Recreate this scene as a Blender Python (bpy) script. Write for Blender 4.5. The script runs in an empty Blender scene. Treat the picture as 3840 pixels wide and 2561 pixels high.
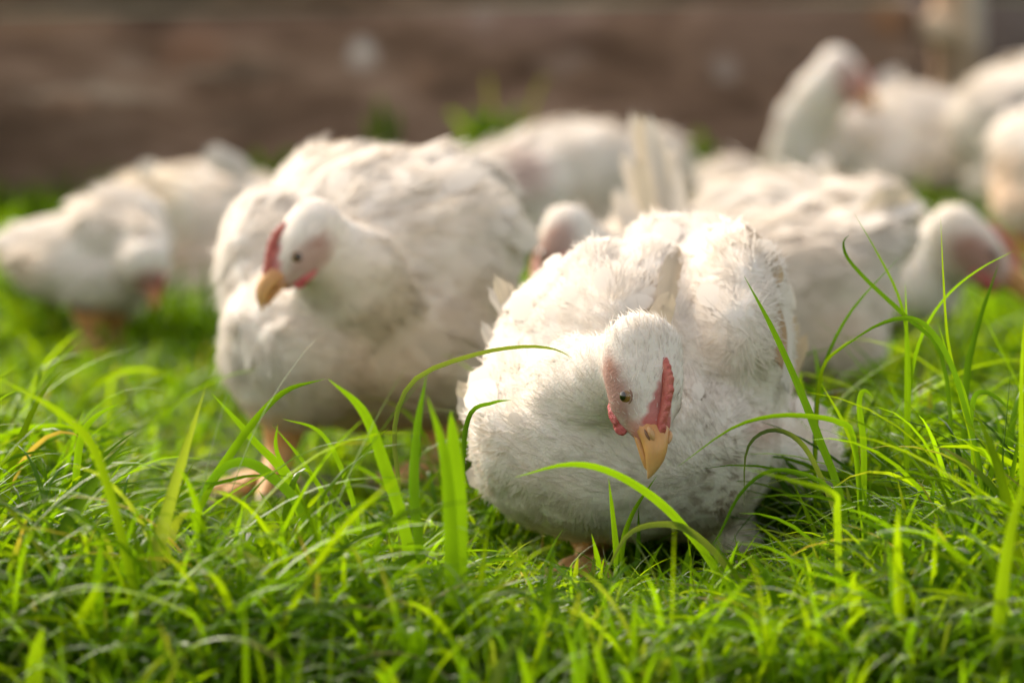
import bpy, bmesh, math, random
import numpy as np
from mathutils import Vector, Matrix, noise as mnoise

random.seed(7)
rng = np.random.default_rng(11)
scene = bpy.context.scene
COL = scene.collection

# ------------------------------------------------------------------ camera, sky, sun, exposure
F_PX, CX, CY = 14400.0, 1920.0, 1280.5
CAM_H = 0.556
PITCH = math.atan(1717.0 / F_PX)
cam_d = bpy.data.cameras.new('camera')
cam = bpy.data.objects.new('camera', cam_d)
COL.objects.link(cam)
cam.location = (0, 0, CAM_H)
cam.rotation_euler = (math.pi / 2 - PITCH, 0, 0)
cam_d.sensor_width = 36.0
cam_d.lens = F_PX / 3840.0 * 36.0
cam_d.clip_start = 0.05
cam_d.clip_end = 500
cam_d.dof.use_dof = True
cam_d.dof.focus_distance = 2.87
cam_d.dof.aperture_fstop = 3.8
scene.camera = cam

SUN_EL, SUN_AZ = math.radians(43), math.radians(-38)      # azimuth from +Y towards +X
world = bpy.data.worlds.new('World')
scene.world = world
world.use_nodes = True
wn = world.node_tree
wn.nodes.clear()
sky = wn.nodes.new('ShaderNodeTexSky')
sky.sky_type = 'NISHITA'
sky.sun_disc = False
sky.sun_elevation = SUN_EL
sky.sun_rotation = SUN_AZ
sky.dust_density = 3.0
sky.air_density = 1.0
sky.ozone_density = 0.6
bg = wn.nodes.new('ShaderNodeBackground')
bg.inputs['Strength'].default_value = 0.15
wo = wn.nodes.new('ShaderNodeOutputWorld')
hz = wn.nodes.new('ShaderNodeHueSaturation')          # milky evening haze: a paler, warmer sky all round
hz.inputs['Saturation'].default_value = 0.45
wn.links.new(sky.outputs[0], hz.inputs['Color'])
wm = wn.nodes.new('ShaderNodeVectorMath')
wm.operation = 'MULTIPLY'
wm.inputs[1].default_value = (1.08, 0.98, 0.86)
wn.links.new(hz.outputs[0], wm.inputs[0])
wn.links.new(wm.outputs[0], bg.inputs[0])
wn.links.new(bg.outputs[0], wo.inputs[0])

sun_d = bpy.data.lights.new('sun', 'SUN')
sun_d.energy = 2.0
sun_d.angle = math.radians(18)
sun_d.color = (1.0, 0.89, 0.75)
sun = bpy.data.objects.new('sun', sun_d)
COL.objects.link(sun)
sdir = Vector((math.sin(SUN_AZ) * math.cos(SUN_EL), math.cos(SUN_AZ) * math.cos(SUN_EL), math.sin(SUN_EL)))
sun.rotation_euler = sdir.to_track_quat('Z', 'Y').to_euler()

vs = scene.view_settings
vs.view_transform = 'Standard'
vs.look = 'None'
vs.gamma = 1.0
vs.use_curve_mapping = False
vs.exposure = 0.93
try:
    scene.cycles.max_bounces = 8
    scene.cycles.diffuse_bounces = 4
    scene.cycles.transmission_bounces = 5
    scene.cycles.transparent_max_bounces = 8
    scene.cycles.use_denoising = True
except Exception:
    pass

# ------------------------------------------------------------------ helpers
CP, SP = math.cos(PITCH), math.sin(PITCH)

def at(px, py, Y):
    """the world point on the plane y = Y that stands at this place of the 3840 x 2561 photograph"""
    a, b = (px - CX) / F_PX, -(py - CY) / F_PX
    d = np.array([a, CP + b * SP, -SP + b * CP])
    return np.array([0, 0, CAM_H]) + d * (Y / d[1])

def ppm(Y):
    return F_PX / Y

def ground_py(Y):
    v = np.array([0, Y, -CAM_H])
    return CY - F_PX * (v[1] * SP + v[2] * CP) / (v[1] * CP - v[2] * SP)

def unit(v):
    v = np.asarray(v, float)
    return v / (np.linalg.norm(v, axis=-1, keepdims=True) + 1e-12)

def tag(o, label=None, cat=None, group=None, kind=None):
    for k, v in (('label', label), ('category', cat), ('group', group), ('kind', kind)):
        if v:
            o[k] = v
    return o

def empty(name, loc):
    o = bpy.data.objects.new(name, None)
    o.empty_display_size = 0.05
    o.location = loc
    COL.objects.link(o)
    return o

def mesh_np(name, verts, faces, mat, base=(0, 0, 0), parent=None, col=None, normals=None, smooth=True):
    """verts (N,3) world, faces (M,k) int array -> ONE mesh object with its origin at base"""
    verts = np.asarray(verts, np.float32) - np.asarray(base, np.float32)
    faces = np.asarray(faces, np.int32)
    m = bpy.data.meshes.new(name)
    n, k = faces.shape
    m.vertices.add(len(verts))
    m.vertices.foreach_set('co', verts.ravel())
    m.loops.add(n * k)
    m.loops.foreach_set('vertex_index', faces.ravel())
    m.polygons.add(n)
    m.polygons.foreach_set('loop_start', np.arange(0, n * k, k, dtype=np.int32))
    m.update(calc_edges=True)
    m.polygons.foreach_set('use_smooth', np.full(n, smooth))
    if col is not None:
        a = m.color_attributes.new('tint', 'FLOAT_COLOR', 'POINT')
        c = np.ones((len(verts), 4), np.float32)
        c[:, :3] = col
        a.data.foreach_set('color', c.ravel())
    if normals is not None:
        m.normals_split_custom_set_from_vertices(np.asarray(normals, np.float32))
    m.materials.append(mat)
    o = bpy.data.objects.new(name, m)
    COL.objects.link(o)
    if parent is not None:
        o.parent = parent
        if parent.type == 'EMPTY':
            pass
    else:
        o.location = base
    return o

def loft(rings):
    """list of (k,3) rings -> verts, quads, with closed tips if a ring collapses"""
    k = len(rings[0])
    v = np.concatenate(rings)
    f = []
    for i in range(len(rings) - 1):
        for j in range(k):
            a, b = i * k + j, i * k + (j + 1) % k
            f.append((a, b, b + k, a + k))
    return v, f

def tube(pts, radii, k=10, up=(0, 0, 1)):
    pts = np.asarray(pts, float)
    rings = []
    for i, p in enumerate(pts):
        t = unit(pts[min(i + 1, len(pts) - 1)] - pts[max(i - 1, 0)])
        a = np.cross(t, up)
        if np.linalg.norm(a) < 1e-3:
            a = np.cross(t, (1, 0, 0))
        a = unit(a)
        b = np.cross(t, a)
        ang = np.linspace(0, 2 * math.pi, k, endpoint=False)[:, None]
        rings.append(p + radii[i] * (np.cos(ang) * a + np.sin(ang) * b))
    return loft(rings)

def catmull(P, n):
    P = np.asarray(P, float)
    P = np.vstack([2 * P[0] - P[1], P, 2 * P[-1] - P[-2]])
    out = []
    segs = len(P) - 3
    for u in np.linspace(0, segs - 1e-6, n):
        i = int(u)
        t = u - i
        p0, p1, p2, p3 = P[i:i + 4]
        out.append(0.5 * ((2 * p1) + (-p0 + p2) * t + (2 * p0 - 5 * p1 + 4 * p2 - p3) * t * t + (-p0 + 3 * p1 - 3 * p2 + p3) * t ** 3))
    return np.array(out)

# ------------------------------------------------------------------ materials
def new_mat(name):
    m = bpy.data.materials.new(name)
    m.use_nodes = True
    nt = m.node_tree
    nt.nodes.clear()
    out = nt.nodes.new('ShaderNodeOutputMaterial')
    return m, nt, out

def N(nt, t, **kw):
    n = nt.nodes.new(t)
    for k, v in kw.items():
        setattr(n, k, v)
    return n

def mat_tint_translucent(name, trans, trans_gain=(1, 1, 1), gloss=0.0, rough=0.4, var=0.0, var_scale=60):
    m, nt, out = new_mat(name)
    L = nt.links.new
    at_ = N(nt, 'ShaderNodeAttribute', attribute_name='tint')
    col = at_.outputs['Color']
    if var:
        no = N(nt, 'ShaderNodeTexNoise')
        no.inputs['Scale'].default_value = var_scale
        no.inputs['Detail'].default_value = 4
        ge = N(nt, 'ShaderNodeNewGeometry')
        L(ge.outputs['Position'], no.inputs['Vector'])
        mr = N(nt, 'ShaderNodeMapRange')
        mr.inputs['To Min'].default_value = 1 - var
        mr.inputs['To Max'].default_value = 1 + var
        L(no.outputs['Fac'], mr.inputs['Value'])
        mul = N(nt, 'ShaderNodeVectorMath', operation='SCALE')
        L(col, mul.inputs[0])
        L(mr.outputs[0], mul.inputs['Scale'])
        col = mul.outputs[0]
    di = N(nt, 'ShaderNodeBsdfDiffuse')
    tr = N(nt, 'ShaderNodeBsdfTranslucent')
    mu = N(nt, 'ShaderNodeVectorMath', operation='MULTIPLY')
    mu.inputs[1].default_value = trans_gain
    L(col, mu.inputs[0])
    L(col, di.inputs['Color'])
    L(mu.outputs[0], tr.inputs['Color'])
    mx = N(nt, 'ShaderNodeMixShader')
    mx.inputs[0].default_value = trans
    L(di.outputs[0], mx.inputs[1])
    L(tr.outputs[0], mx.inputs[2])
    last = mx
    if gloss:
        gl = N(nt, 'ShaderNodeBsdfGlossy')
        gl.inputs['Roughness'].default_value = rough
        gl.inputs['Color'].default_value = (.30, .33, .27, 1)
        fr = N(nt, 'ShaderNodeLayerWeight')
        fr.inputs['Blend'].default_value = gloss
        m2 = N(nt, 'ShaderNodeMixShader')
        L(fr.outputs['Fresnel'], m2.inputs[0])
        L(last.outputs[0], m2.inputs[1])
        L(gl.outputs[0], m2.inputs[2])
        last = m2
    L(last.outputs[0], out.inputs[0])
    return m

M_FEATHER = mat_tint_translucent('white_feather', 0.17, (1.0, 0.95, 0.87), var=0.04, var_scale=45)
M_GRASS = mat_tint_translucent('grass_blade', 0.58, (2.35, 2.05, 0.45), gloss=0.018, rough=0.55, var=0.25, var_scale=35)

def mat_skin(name, c1, c2, scale, rough=0.45, bump=0.3, sss=0.15, bdist=0.002):
    m, nt, out = new_mat(name)
    L = nt.links.new
    p = N(nt, 'ShaderNodeBsdfPrincipled')
    tc = N(nt, 'ShaderNodeNewGeometry')
    no = N(nt, 'ShaderNodeTexNoise')
    no.inputs['Scale'].default_value = scale
    no.inputs['Detail'].default_value = 5
    L(tc.outputs['Position'], no.inputs['Vector'])
    cr = N(nt, 'ShaderNodeValToRGB')
    cr.color_ramp.elements[0].color = (*c1, 1)
    cr.color_ramp.elements[1].color = (*c2, 1)
    cr.color_ramp.elements[0].position = 0.3
    cr.color_ramp.elements[1].position = 0.7
    L(no.outputs['Fac'], cr.inputs[0])
    L(cr.outputs[0], p.inputs['Base Color'])
    p.inputs['Roughness'].default_value = rough
    p.inputs['Subsurface Weight'].default_value = sss
    p.inputs['Subsurface Radius'].default_value = (0.006, 0.002, 0.001)
    b = N(nt, 'ShaderNodeBump')
    b.inputs['Strength'].default_value = bump
    b.inputs['Distance'].default_value = bdist
    n2 = N(nt, 'ShaderNodeTexNoise')
    n2.inputs['Scale'].default_value = scale * 5
    L(tc.outputs['Position'], n2.inputs['Vector'])
    L(n2.outputs['Fac'], b.inputs['Height'])
    L(b.outputs[0], p.inputs['Normal'])
    L(p.outputs[0], out.inputs[0])
    return m

M_COMB = mat_skin('red_comb_skin', (0.46, 0.085, 0.075), (0.60, 0.19, 0.14), 160, 0.42, 0.5)
M_WATTLE = mat_skin('red_wattle_skin', (0.48, 0.06, 0.07), (0.60, 0.16, 0.15), 220, 0.38, 0.6)
M_BEAK = mat_skin('yellow_beak_horn', (0.84, 0.84, 0.84), (1.0, 1.0, 1.0), 120, 0.33, 0.2, 0.2, .0008)
_nt = M_BEAK.node_tree
_p = next(n for n in _nt.nodes if n.type == 'BSDF_PRINCIPLED')
_cr = next(n for n in _nt.nodes if n.type == 'VALTORGB')
_a = _nt.nodes.new('ShaderNodeAttribute')
_a.attribute_name = 'tint'
_m = _nt.nodes.new('ShaderNodeVectorMath')
_m.operation = 'MULTIPLY'
_nt.links.new(_cr.outputs[0], _m.inputs[0])
_nt.links.new(_a.outputs['Color'], _m.inputs[1])
_nt.links.new(_m.outputs[0], _p.inputs['Base Color'])
M_NOSTRIL = mat_skin('nostril_skin', (0.16, 0.07, 0.03), (0.25, 0.12, 0.06), 200, 0.5)
M_LEG = mat_skin('orange_leg_scale', (0.70, 0.36, 0.13), (0.82, 0.50, 0.22), 120, 0.5, 0.8)
M_CLAW = mat_skin('pale_claw_horn', (0.35, 0.25, 0.16), (0.5, 0.38, 0.25), 90, 0.4)

def mat_body():
    m, nt, out = new_mat('body_skin_and_down')
    L = nt.links.new
    a = N(nt, 'ShaderNodeAttribute', attribute_name='tint')
    p = N(nt, 'ShaderNodeBsdfPrincipled')
    L(a.outputs['Color'], p.inputs['Base Color'])
    p.inputs['Roughness'].default_value = 0.8
    p.inputs['Specular IOR Level'].default_value = 0.15
    p.inputs['Subsurface Weight'].default_value = 0.3
    p.inputs['Subsurface Radius'].default_value = (0.02, 0.014, 0.010)
    ge = N(nt, 'ShaderNodeNewGeometry')
    no = N(nt, 'ShaderNodeTexNoise')
    no.inputs['Scale'].default_value = 500
    no.inputs['Detail'].default_value = 3
    L(ge.outputs['Position'], no.inputs['Vector'])
    b = N(nt, 'ShaderNodeBump')
    b.inputs['Strength'].default_value = 0.35
    b.inputs['Distance'].default_value = 0.002
    L(no.outputs['Fac'], b.inputs['Height'])
    L(b.outputs[0], p.inputs['Normal'])
    L(p.outputs[0], out.inputs[0])
    return m
M_BODY = mat_body()

def mat_flat(name, c, rough, coat=0.0):
    m, nt, out = new_mat(name)
    p = N(nt, 'ShaderNodeBsdfPrincipled')
    p.inputs['Base Color'].default_value = (*c, 1)
    p.inputs['Roughness'].default_value = rough
    p.inputs['Coat Weight'].default_value = coat
    p.inputs['Coat Roughness'].default_value = 0.03
    nt.links.new(p.outputs[0], out.inputs[0])
    return m

def mat_eye():
    """iris, pupil ring and limbus by distance from the eye's own axis"""
    m, nt, out = new_mat('amber_eye')
    L = nt.links.new
    a = N(nt, 'ShaderNodeAttribute', attribute_name='tint')
    p = N(nt, 'ShaderNodeBsdfPrincipled')
    L(a.outputs['Color'], p.inputs['Base Color'])
    p.inputs['Roughness'].default_value = 0.12
    p.inputs['Coat Weight'].default_value = 1.0
    p.inputs['Coat Roughness'].default_value = 0.02
    L(p.outputs[0], out.inputs[0])
    return m
M_EYE = mat_eye()

def mat_wood(name, c_dark, c_mid, c_light, patches, axis_scale, grey=0.0):
    m, nt, out = new_mat(name)
    L = nt.links.new
    p = N(nt, 'ShaderNodeBsdfPrincipled')
    p.inputs['Roughness'].default_value = 0.85
    p.inputs['Specular IOR Level'].default_value = 0.2
    ge = N(nt, 'ShaderNodeNewGeometry')
    mp = N(nt, 'ShaderNodeMapping')
    mp.inputs['Scale'].default_value = axis_scale
    L(ge.outputs['Position'], mp.inputs['Vector'])
    n1 = N(nt, 'ShaderNodeTexNoise')
    n1.inputs['Scale'].default_value = 7
    n1.inputs['Detail'].default_value = 10
    n1.inputs['Roughness'].default_value = 0.65
    n1.inputs['Distortion'].default_value = 0.8
    L(mp.outputs[0], n1.inputs['Vector'])
    cr = N(nt, 'ShaderNodeValToRGB')
    e = cr.color_ramp.elements
    e[0].position, e[0].color = 0.32, (*c_dark, 1)
    e[1].position, e[1].color = 0.68, (*c_light, 1)
    x = e.new(0.5)
    x.color = (*c_mid, 1)
    L(n1.outputs['Fac'], cr.inputs[0])
    col = cr.outputs[0]
    for (c, r, pc, amt) in patches:          # lichen, pale knots, rusty spots of the wood; one dark patch paints in shade
        no = N(nt, 'ShaderNodeTexNoise')
        no.inputs['Scale'].default_value = 22
        L(ge.outputs['Position'], no.inputs['Vector'])
        sc = N(nt, 'ShaderNodeVectorMath', operation='SCALE')
        sc.inputs['Scale'].default_value = 0.05
        L(no.outputs['Color'], sc.inputs[0])
        ad = N(nt, 'ShaderNodeVectorMath', operation='ADD')
        L(ge.outputs['Position'], ad.inputs[0])
        L(sc.outputs[0], ad.inputs[1])
        su = N(nt, 'ShaderNodeVectorMath', operation='SUBTRACT')
        L(ad.outputs[0], su.inputs[0])
        su.inputs[1].default_value = (c[0] + .025, c[1] + .025, c[2] + .025)
        dv = N(nt, 'ShaderNodeVectorMath', operation='DIVIDE')
        L(su.outputs[0], dv.inputs[0])
        dv.inputs[1].default_value = r
        ln = N(nt, 'ShaderNodeVectorMath', operation='LENGTH')
        L(dv.outputs[0], ln.inputs[0])
        mr = N(nt, 'ShaderNodeMapRange')
        mr.inputs['From Min'].default_value = 1.15
        mr.inputs['From Max'].default_value = 0.6
        mr.inputs['To Max'].default_value = amt
        L(ln.outputs['Value'], mr.inputs['Value'])
        mx = N(nt, 'ShaderNodeMixRGB')
        L(mr.outputs[0], mx.inputs[0])
        L(col, mx.inputs[1])
        mx.inputs[2].default_value = (*pc, 1)
        col = mx.outputs[0]
    L(col, p.inputs['Base Color'])
    b = N(nt, 'ShaderNodeBump')
    b.inputs['Strength'].default_value = 0.7
    b.inputs['Distance'].default_value = 0.01
    L(n1.outputs['Fac'], b.inputs['Height'])
    L(b.outputs[0], p.inputs['Normal'])
    L(p.outputs[0], out.inputs[0])
    return m

def mat_soil():
    m, nt, out = new_mat('dark_soil')
    L = nt.links.new
    p = N(nt, 'ShaderNodeBsdfPrincipled')
    p.inputs['Roughness'].default_value = 0.95
    ge = N(nt, 'ShaderNodeNewGeometry')
    n1 = N(nt, 'ShaderNodeTexNoise')
    n1.inputs['Scale'].default_value = 14
    n1.inputs['Detail'].default_value = 8
    L(ge.outputs['Position'], n1.inputs['Vector'])
    cr = N(nt, 'ShaderNodeValToRGB')
    cr.color_ramp.elements[0].color = (0.025, 0.03, 0.008, 1)
    cr.color_ramp.elements[1].color = (0.06, 0.075, 0.02, 1)
    L(n1.outputs['Fac'], cr.inputs[0])
    L(cr.outputs[0], p.inputs['Base Color'])
    b = N(nt, 'ShaderNodeBump')
    b.inputs['Strength'].default_value = 0.8
    b.inputs['Distance'].default_value = 0.02
    L(n1.outputs['Fac'], b.inputs['Height'])
    L(b.outputs[0], p.inputs['Normal'])
    L(p.outputs[0], out.inputs[0])
    return m

# ------------------------------------------------------------------ ground
def build_ground():
    xs = np.concatenate([np.linspace(-150, -4, 12), np.linspace(-3, 3, 61), np.linspace(4, 150, 12)])
    ys = np.concatenate([np.linspace(-150, 0, 10), np.linspace(1, 8, 71), np.linspace(10, 250, 12)])
    X, Y = np.meshgrid(xs, ys)
    Z = np.zeros_like(X)
    for i in range(X.shape[0]):
        for j in range(X.shape[1]):
            Z[i, j] = 0.006 * (mnoise.noise(Vector((X[i, j] * 4, Y[i, j] * 4, 0))) - 0.3) if abs(X[i, j]) < 4 else -0.002
    v = np.stack([X, Y, Z], -1).reshape(-1, 3)
    w = len(xs)
    f = [(r * w + c, r * w + c + 1, (r + 1) * w + c + 1, (r + 1) * w + c) for r in range(len(ys) - 1) for c in range(w - 1)]
    tag(mesh_np('ground', v, f, mat_soil()), kind='structure')
build_ground()

# ------------------------------------------------------------------ timber wall, post
def timber(name, p0, p1, z0, z1, thick, mat, base, parent, seed, nx=60):
    """a rough hewn beam with rounded arrises and an uneven face"""
    p0, p1 = np.array([*p0, 0.0]), np.array([*p1, 0.0])
    d = unit(p1 - p0)
    nrm = np.array([d[1], -d[0], 0.0])
    if nrm[1] > 0:
        nrm = -nrm
    prof = []
    r = 0.018
    h = z1 - z0
    for (a, b) in [(0, r), (.005, r * .35), (r, 0), (thick / 2, 0), (thick - r, 0), (thick, r), (thick, h / 2), (thick, h - r), (thick - r, h), (thick / 2, h), (r, h), (.005, h - r * .35), (0, h - r), (0, h * .83), (0, h * .66), (0, h / 2), (0, h * .34), (0, h * .17)]:
        prof.append((a, b))
    rings = []
    Ltot = np.linalg.norm(p1 - p0)
    for i in range(nx + 1):
        u = i / nx
        ring = []
        for (a, b) in prof:
            q = p0 + d * (u * Ltot) - nrm * a + np.array([0, 0, z0 + b])
            nn = mnoise.noise(Vector((q[0] * 3 + seed, q[2] * 14, seed))) * .010 + mnoise.noise(Vector((q[0] * 11, q[2] * 40, seed))) * .004
            if a < thick * .3:
                q = q + nrm * nn
            q[2] += mnoise.noise(Vector((q[0] * 2.2, seed * 3.1, 0))) * .008
            ring.append(q)
        rings.append(np.array(ring))
    v, f = loft(rings)
    k = len(prof)
    v = np.vstack([v, rings[0].mean(0), rings[-1].mean(0)])
    c0, c1 = len(v) - 2, len(v) - 1
    e = (len(rings) - 1) * k
    f = [tuple(q) for q in f]
    tri = [(j + 1 if j + 1 < k else 0, j, c0, c0) for j in range(k)] + [(e + j, e + (j + 1) % k, c1, c1) for j in range(k)]
    bm = bmesh.new()
    bv = [bm.verts.new(x - np.array(base)) for x in v]
    for q in f:
        bm.faces.new([bv[i] for i in q])
    for q in tri:
        bm.faces.new([bv[i] for i in q[:3]])
    for fc in bm.faces:
        fc.smooth = True
    m = bpy.data.meshes.new(name)
    bm.to_mesh(m)
    bm.free()
    m.materials.append(mat)
    o = bpy.data.objects.new(name, m)
    COL.objects.link(o)
    o.parent = parent
    return o

W0, W1 = (-2.6, 5.35), (at(3445, 300, 7.12)[0], 7.12)
def wall_y(x):
    return W0[1] + (x - W0[0]) / (W1[0] - W0[0]) * (W1[1] - W0[1])
def on_wall(px, py):
    Y = 6.9
    for _ in range(5):
        p = at(px, py, Y)
        Y = wall_y(p[0])
    return at(px, py, Y)
K = 1 / ppm(6.95)
patches = [
    (on_wall(150, 560), (1000 * K, .12, 230 * K), (0.115, 0.075, 0.050), 0.55),  # shade at the wall's lower left, painted as a darker wood tone
    (on_wall(500, -20), (900 * K, .12, 60 * K), (0.09, 0.07, 0.055), 0.6),
    (on_wall(1362, 205), (55 * K, .12, 52 * K), (0.70, 0.62, 0.58), 0.95),
    (on_wall(1810, 65), (50 * K, .12, 45 * K), (0.46, 0.37, 0.32), 0.7),
    (on_wall(2720, 255), (60 * K, .12, 45 * K), (0.48, 0.40, 0.36), 0.7),
    (on_wall(2120, 240), (120 * K, .12, 40 * K), (0.38, 0.28, 0.235), 0.6),
    (on_wall(730, 190), (140 * K, .12, 80 * K), (0.33, 0.18, 0.12), 0.7),
    (on_wall(130, 100), (330 * K, .12, 45 * K), (0.28, 0.165, 0.098), 0.6),
    (on_wall(350, 355), (330 * K, .12, 24 * K), (0.55, 0.42, 0.33), 0.8),
    (on_wall(870, 270), (190 * K, .12, 26 * K), (0.52, 0.40, 0.31), 0.7),
    (on_wall(1950, 90), (420 * K, .12, 110 * K), (0.33, 0.215, 0.18), 0.5),
    (on_wall(2950, 160), (600 * K, .12, 150 * K), (0.30, 0.20, 0.155), 0.5),
    (on_wall(3330, 70), (90 * K, .12, 70 * K), (0.36, 0.18, 0.09), 0.7),
]
_wr = random.Random(12)
for _ in range(16):
    _t = _wr.choice(((0.42, 0.29, 0.22), (0.36, 0.21, 0.14), (0.12, 0.078, 0.055), (0.15, 0.10, 0.07), (0.46, 0.34, 0.27)))
    patches.append((on_wall(_wr.uniform(0, 3400), _wr.uniform(0, 560)), (_wr.uniform(40, 190) * K, .12, _wr.uniform(18, 60) * K), _t, _wr.uniform(.35, .65)))
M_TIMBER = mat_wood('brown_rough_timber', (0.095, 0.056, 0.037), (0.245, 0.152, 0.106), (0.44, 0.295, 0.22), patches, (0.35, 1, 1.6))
wall = empty('timber_wall', (0, wall_y(0), 0))
tag(wall, 'low dark brown wall of rough timber beams behind the hens', 'wall')
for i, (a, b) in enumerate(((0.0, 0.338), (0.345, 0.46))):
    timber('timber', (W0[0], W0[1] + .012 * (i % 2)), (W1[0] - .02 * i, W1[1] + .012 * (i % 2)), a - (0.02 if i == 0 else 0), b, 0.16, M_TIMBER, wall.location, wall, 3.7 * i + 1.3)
M_GREY = mat_wood('grey_weathered_timber', (0.13, 0.105, 0.098), (0.19, 0.155, 0.145), (0.27, 0.225, 0.205), [], (0.35, 1, 1.6))
w2 = empty('timber_wall', (1.4, 7.45, 0))
tag(w2, 'grey weathered timber wall starting right of the tan post', 'wall')
for i, (a, b) in enumerate(((-.02, 0.33), (0.337, 0.46))):
    timber('timber', (W1[0] + .03, 7.36), (6.0, 8.45), a, b, 0.14, M_GREY, w2.location, w2, 9.1 * i + 4.4, 40)

def build_post():
    M_POST = mat_wood('tan_bare_post_wood', (0.50, 0.37, 0.25), (0.70, 0.55, 0.40), (0.80, 0.67, 0.52), [
        (at(3680, 60, 7.2), (.022, .12, .10), (0.5, 0.48, 0.45), 0.7),
        (at(3590, 250, 7.2), (.09, .12, .05), (0.22, 0.15, 0.09), 0.6)], (1.4, 1.4, .4))
    c = at(3592, 300, 7.22)
    base = (c[0], c[1], 0)
    root = empty('wooden_post', base)
    tag(root, 'pale tan wooden post at the right end of the brown timber wall', 'post')
    zs = np.linspace(-.02, .75, 36)
    rings = []
    for z in zs:
        ang = np.linspace(0, 2 * math.pi, 20, endpoint=False)
        r = np.array([.047 + .006 * mnoise.noise(Vector((math.cos(a) * 2, math.sin(a) * 2, z * 3))) for a in ang])
        r = r * (1 + (0.25 * math.exp(-((z - .29) / .03) ** 2)) * (np.cos(ang - math.pi) > .3))
        if z > .74:
            r = r * .4
        rings.append(np.stack([c[0] + r * np.cos(ang), c[1] + r * np.sin(ang), np.full(20, z)], -1))
    v, f = loft(rings)
    mesh_np('shaft', v, f, M_POST, base, root)
    # a short pale branch stub on the post's left side, low knot below it
    p0, p1 = at(3560, 120, 7.19), at(3455, 105, 7.14)
    v, f = tube([p0, (p0 + p1) / 2, p1, p1 + (p1 - p0) * .06], [.034, .030, .026, .002], 12)
    mesh_np('branch_stub', v, f, M_POST, base, root)
build_post()

# ------------------------------------------------------------------ hens
W_MID = np.array([0.82, 0.765, 0.695])

def remesh_blobs(blobs, chains, voxel, smooth_it):
    """one continuous surface from overlapping ellipsoids and tapered chains"""
    bm = bmesh.new()
    for b in blobs:
        px, py, Y, rx, rz, ry = b[:6]
        roll = math.radians(b[6]) if len(b) > 6 else 0
        yaw = math.radians(b[7]) if len(b) > 7 else 0
        s = 1 / ppm(Y)
        M = Matrix.Translation(Vector(at(px, py, Y))) @ Matrix.Rotation(roll, 4, 'Y') @ Matrix.Rotation(yaw, 4, 'Z') @ Matrix.Diagonal((rx * s, ry, rz * s, 1))
        bmesh.ops.create_icosphere(bm, subdivisions=4, radius=1, matrix=M)
    for ch in chains:
        pts = [at(*c[:3]) for c in ch]
        rad = [c[3] / ppm(c[2]) for c in ch]
        for i in range(len(ch) - 1):
            for t in np.linspace(0, 1, 7):
                M = Matrix.Translation(Vector(pts[i] * (1 - t) + pts[i + 1] * t)) @ Matrix.Scale(rad[i] * (1 - t) + rad[i + 1] * t, 4)
                bmesh.ops.create_icosphere(bm, subdivisions=3, radius=1, matrix=M)
    return bm

def bm_world_blob(bm, c, axes, radii):
    A = np.stack([np.asarray(a) * r for a, r in zip(axes, radii)], 1)
    M = Matrix(((*A[0], c[0]), (*A[1], c[1]), (*A[2], c[2]), (0, 0, 0, 1)))
    bmesh.ops.create_icosphere(bm, subdivisions=3, radius=1, matrix=M)

def bake_remesh(bm, voxel, smooth_it):
    m = bpy.data.meshes.new('tmp')
    bm.to_mesh(m)
    bm.free()
    o = bpy.data.objects.new('tmp', m)
    COL.objects.link(o)
    md = o.modifiers.new('r', 'REMESH')
    md.mode = 'VOXEL'
    md.voxel_size = voxel
    sm = o.modifiers.new('s', 'SMOOTH')
    sm.factor = 0.5
    sm.iterations = smooth_it
    dg = bpy.context.evaluated_depsgraph_get()
    me = bpy.data.meshes.new_from_object(o.evaluated_get(dg))
    bpy.data.objects.remove(o)
    bpy.data.meshes.remove(m)
    n = len(me.vertices)
    v = np.empty(n * 3, np.float32)
    me.vertices.foreach_get('co', v)
    v = v.reshape(-1, 3).astype(float)
    nr = np.empty(n * 3, np.float32)
    me.vertices.foreach_get('normal', nr)
    nr = nr.reshape(-1, 3).astype(float)
    f = np.array([tuple(p.vertices) for p in me.polygons if len(p.vertices) == 4], np.int32)
    bpy.data.meshes.remove(me)
    return v, nr, f

def vnoise(P, s, seed=0.0):
    return np.array([mnoise.noise(Vector((p[0] * s + seed, p[1] * s, p[2] * s))) for p in P])

def project(P):
    d = P - np.array([0, 0, CAM_H])
    z = d[:, 1] * CP - d[:, 2] * SP
    return CX + F_PX * d[:, 0] / z, CY - F_PX * (d[:, 1] * SP + d[:, 2] * CP) / z

class Head:
    def __init__(s, px, py, Y, F, S, k=1.0, face=1.0):
        s.face = face
        s.c = at(px, py, Y)
        s.F = unit(F)
        S = np.asarray(S, float)
        s.S = unit(S - s.F * np.dot(S, s.F))
        U = np.cross(s.F, s.S)
        s.U = U if U[2] > 0 else -U
        s.k = k
    def p(s, f, q, u):
        return s.c + s.k * (f * s.F + q * s.S + u * s.U)
    def local(s, P):
        d = (P - s.c) / s.k
        return d @ s.F, d @ s.S, d @ s.U
    def add_blobs(s, bm):
        ax = (s.F, s.S, s.U)
        k = s.k
        bm_world_blob(bm, s.p(-.004, 0, .003), ax, (.038 * k, .0355 * k, .0300 * k))
        bm_world_blob(bm, s.p(-.024, 0, .008), ax, (.031 * k, .0350 * k, .0305 * k))
        bm_world_blob(bm, s.p(.014, 0, -.004), ax, (.034 * k, .0305 * k, .0255 * k))
        bm_world_blob(bm, s.p(.034, 0, -.001), ax, (.026 * k, .0185 * k, .0185 * k))
        for sg in (1, -1):
            bm_world_blob(bm, s.p(.020, sg * .0178, .006), ax, (.013 * k, .0125 * k, .012 * k))

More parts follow.
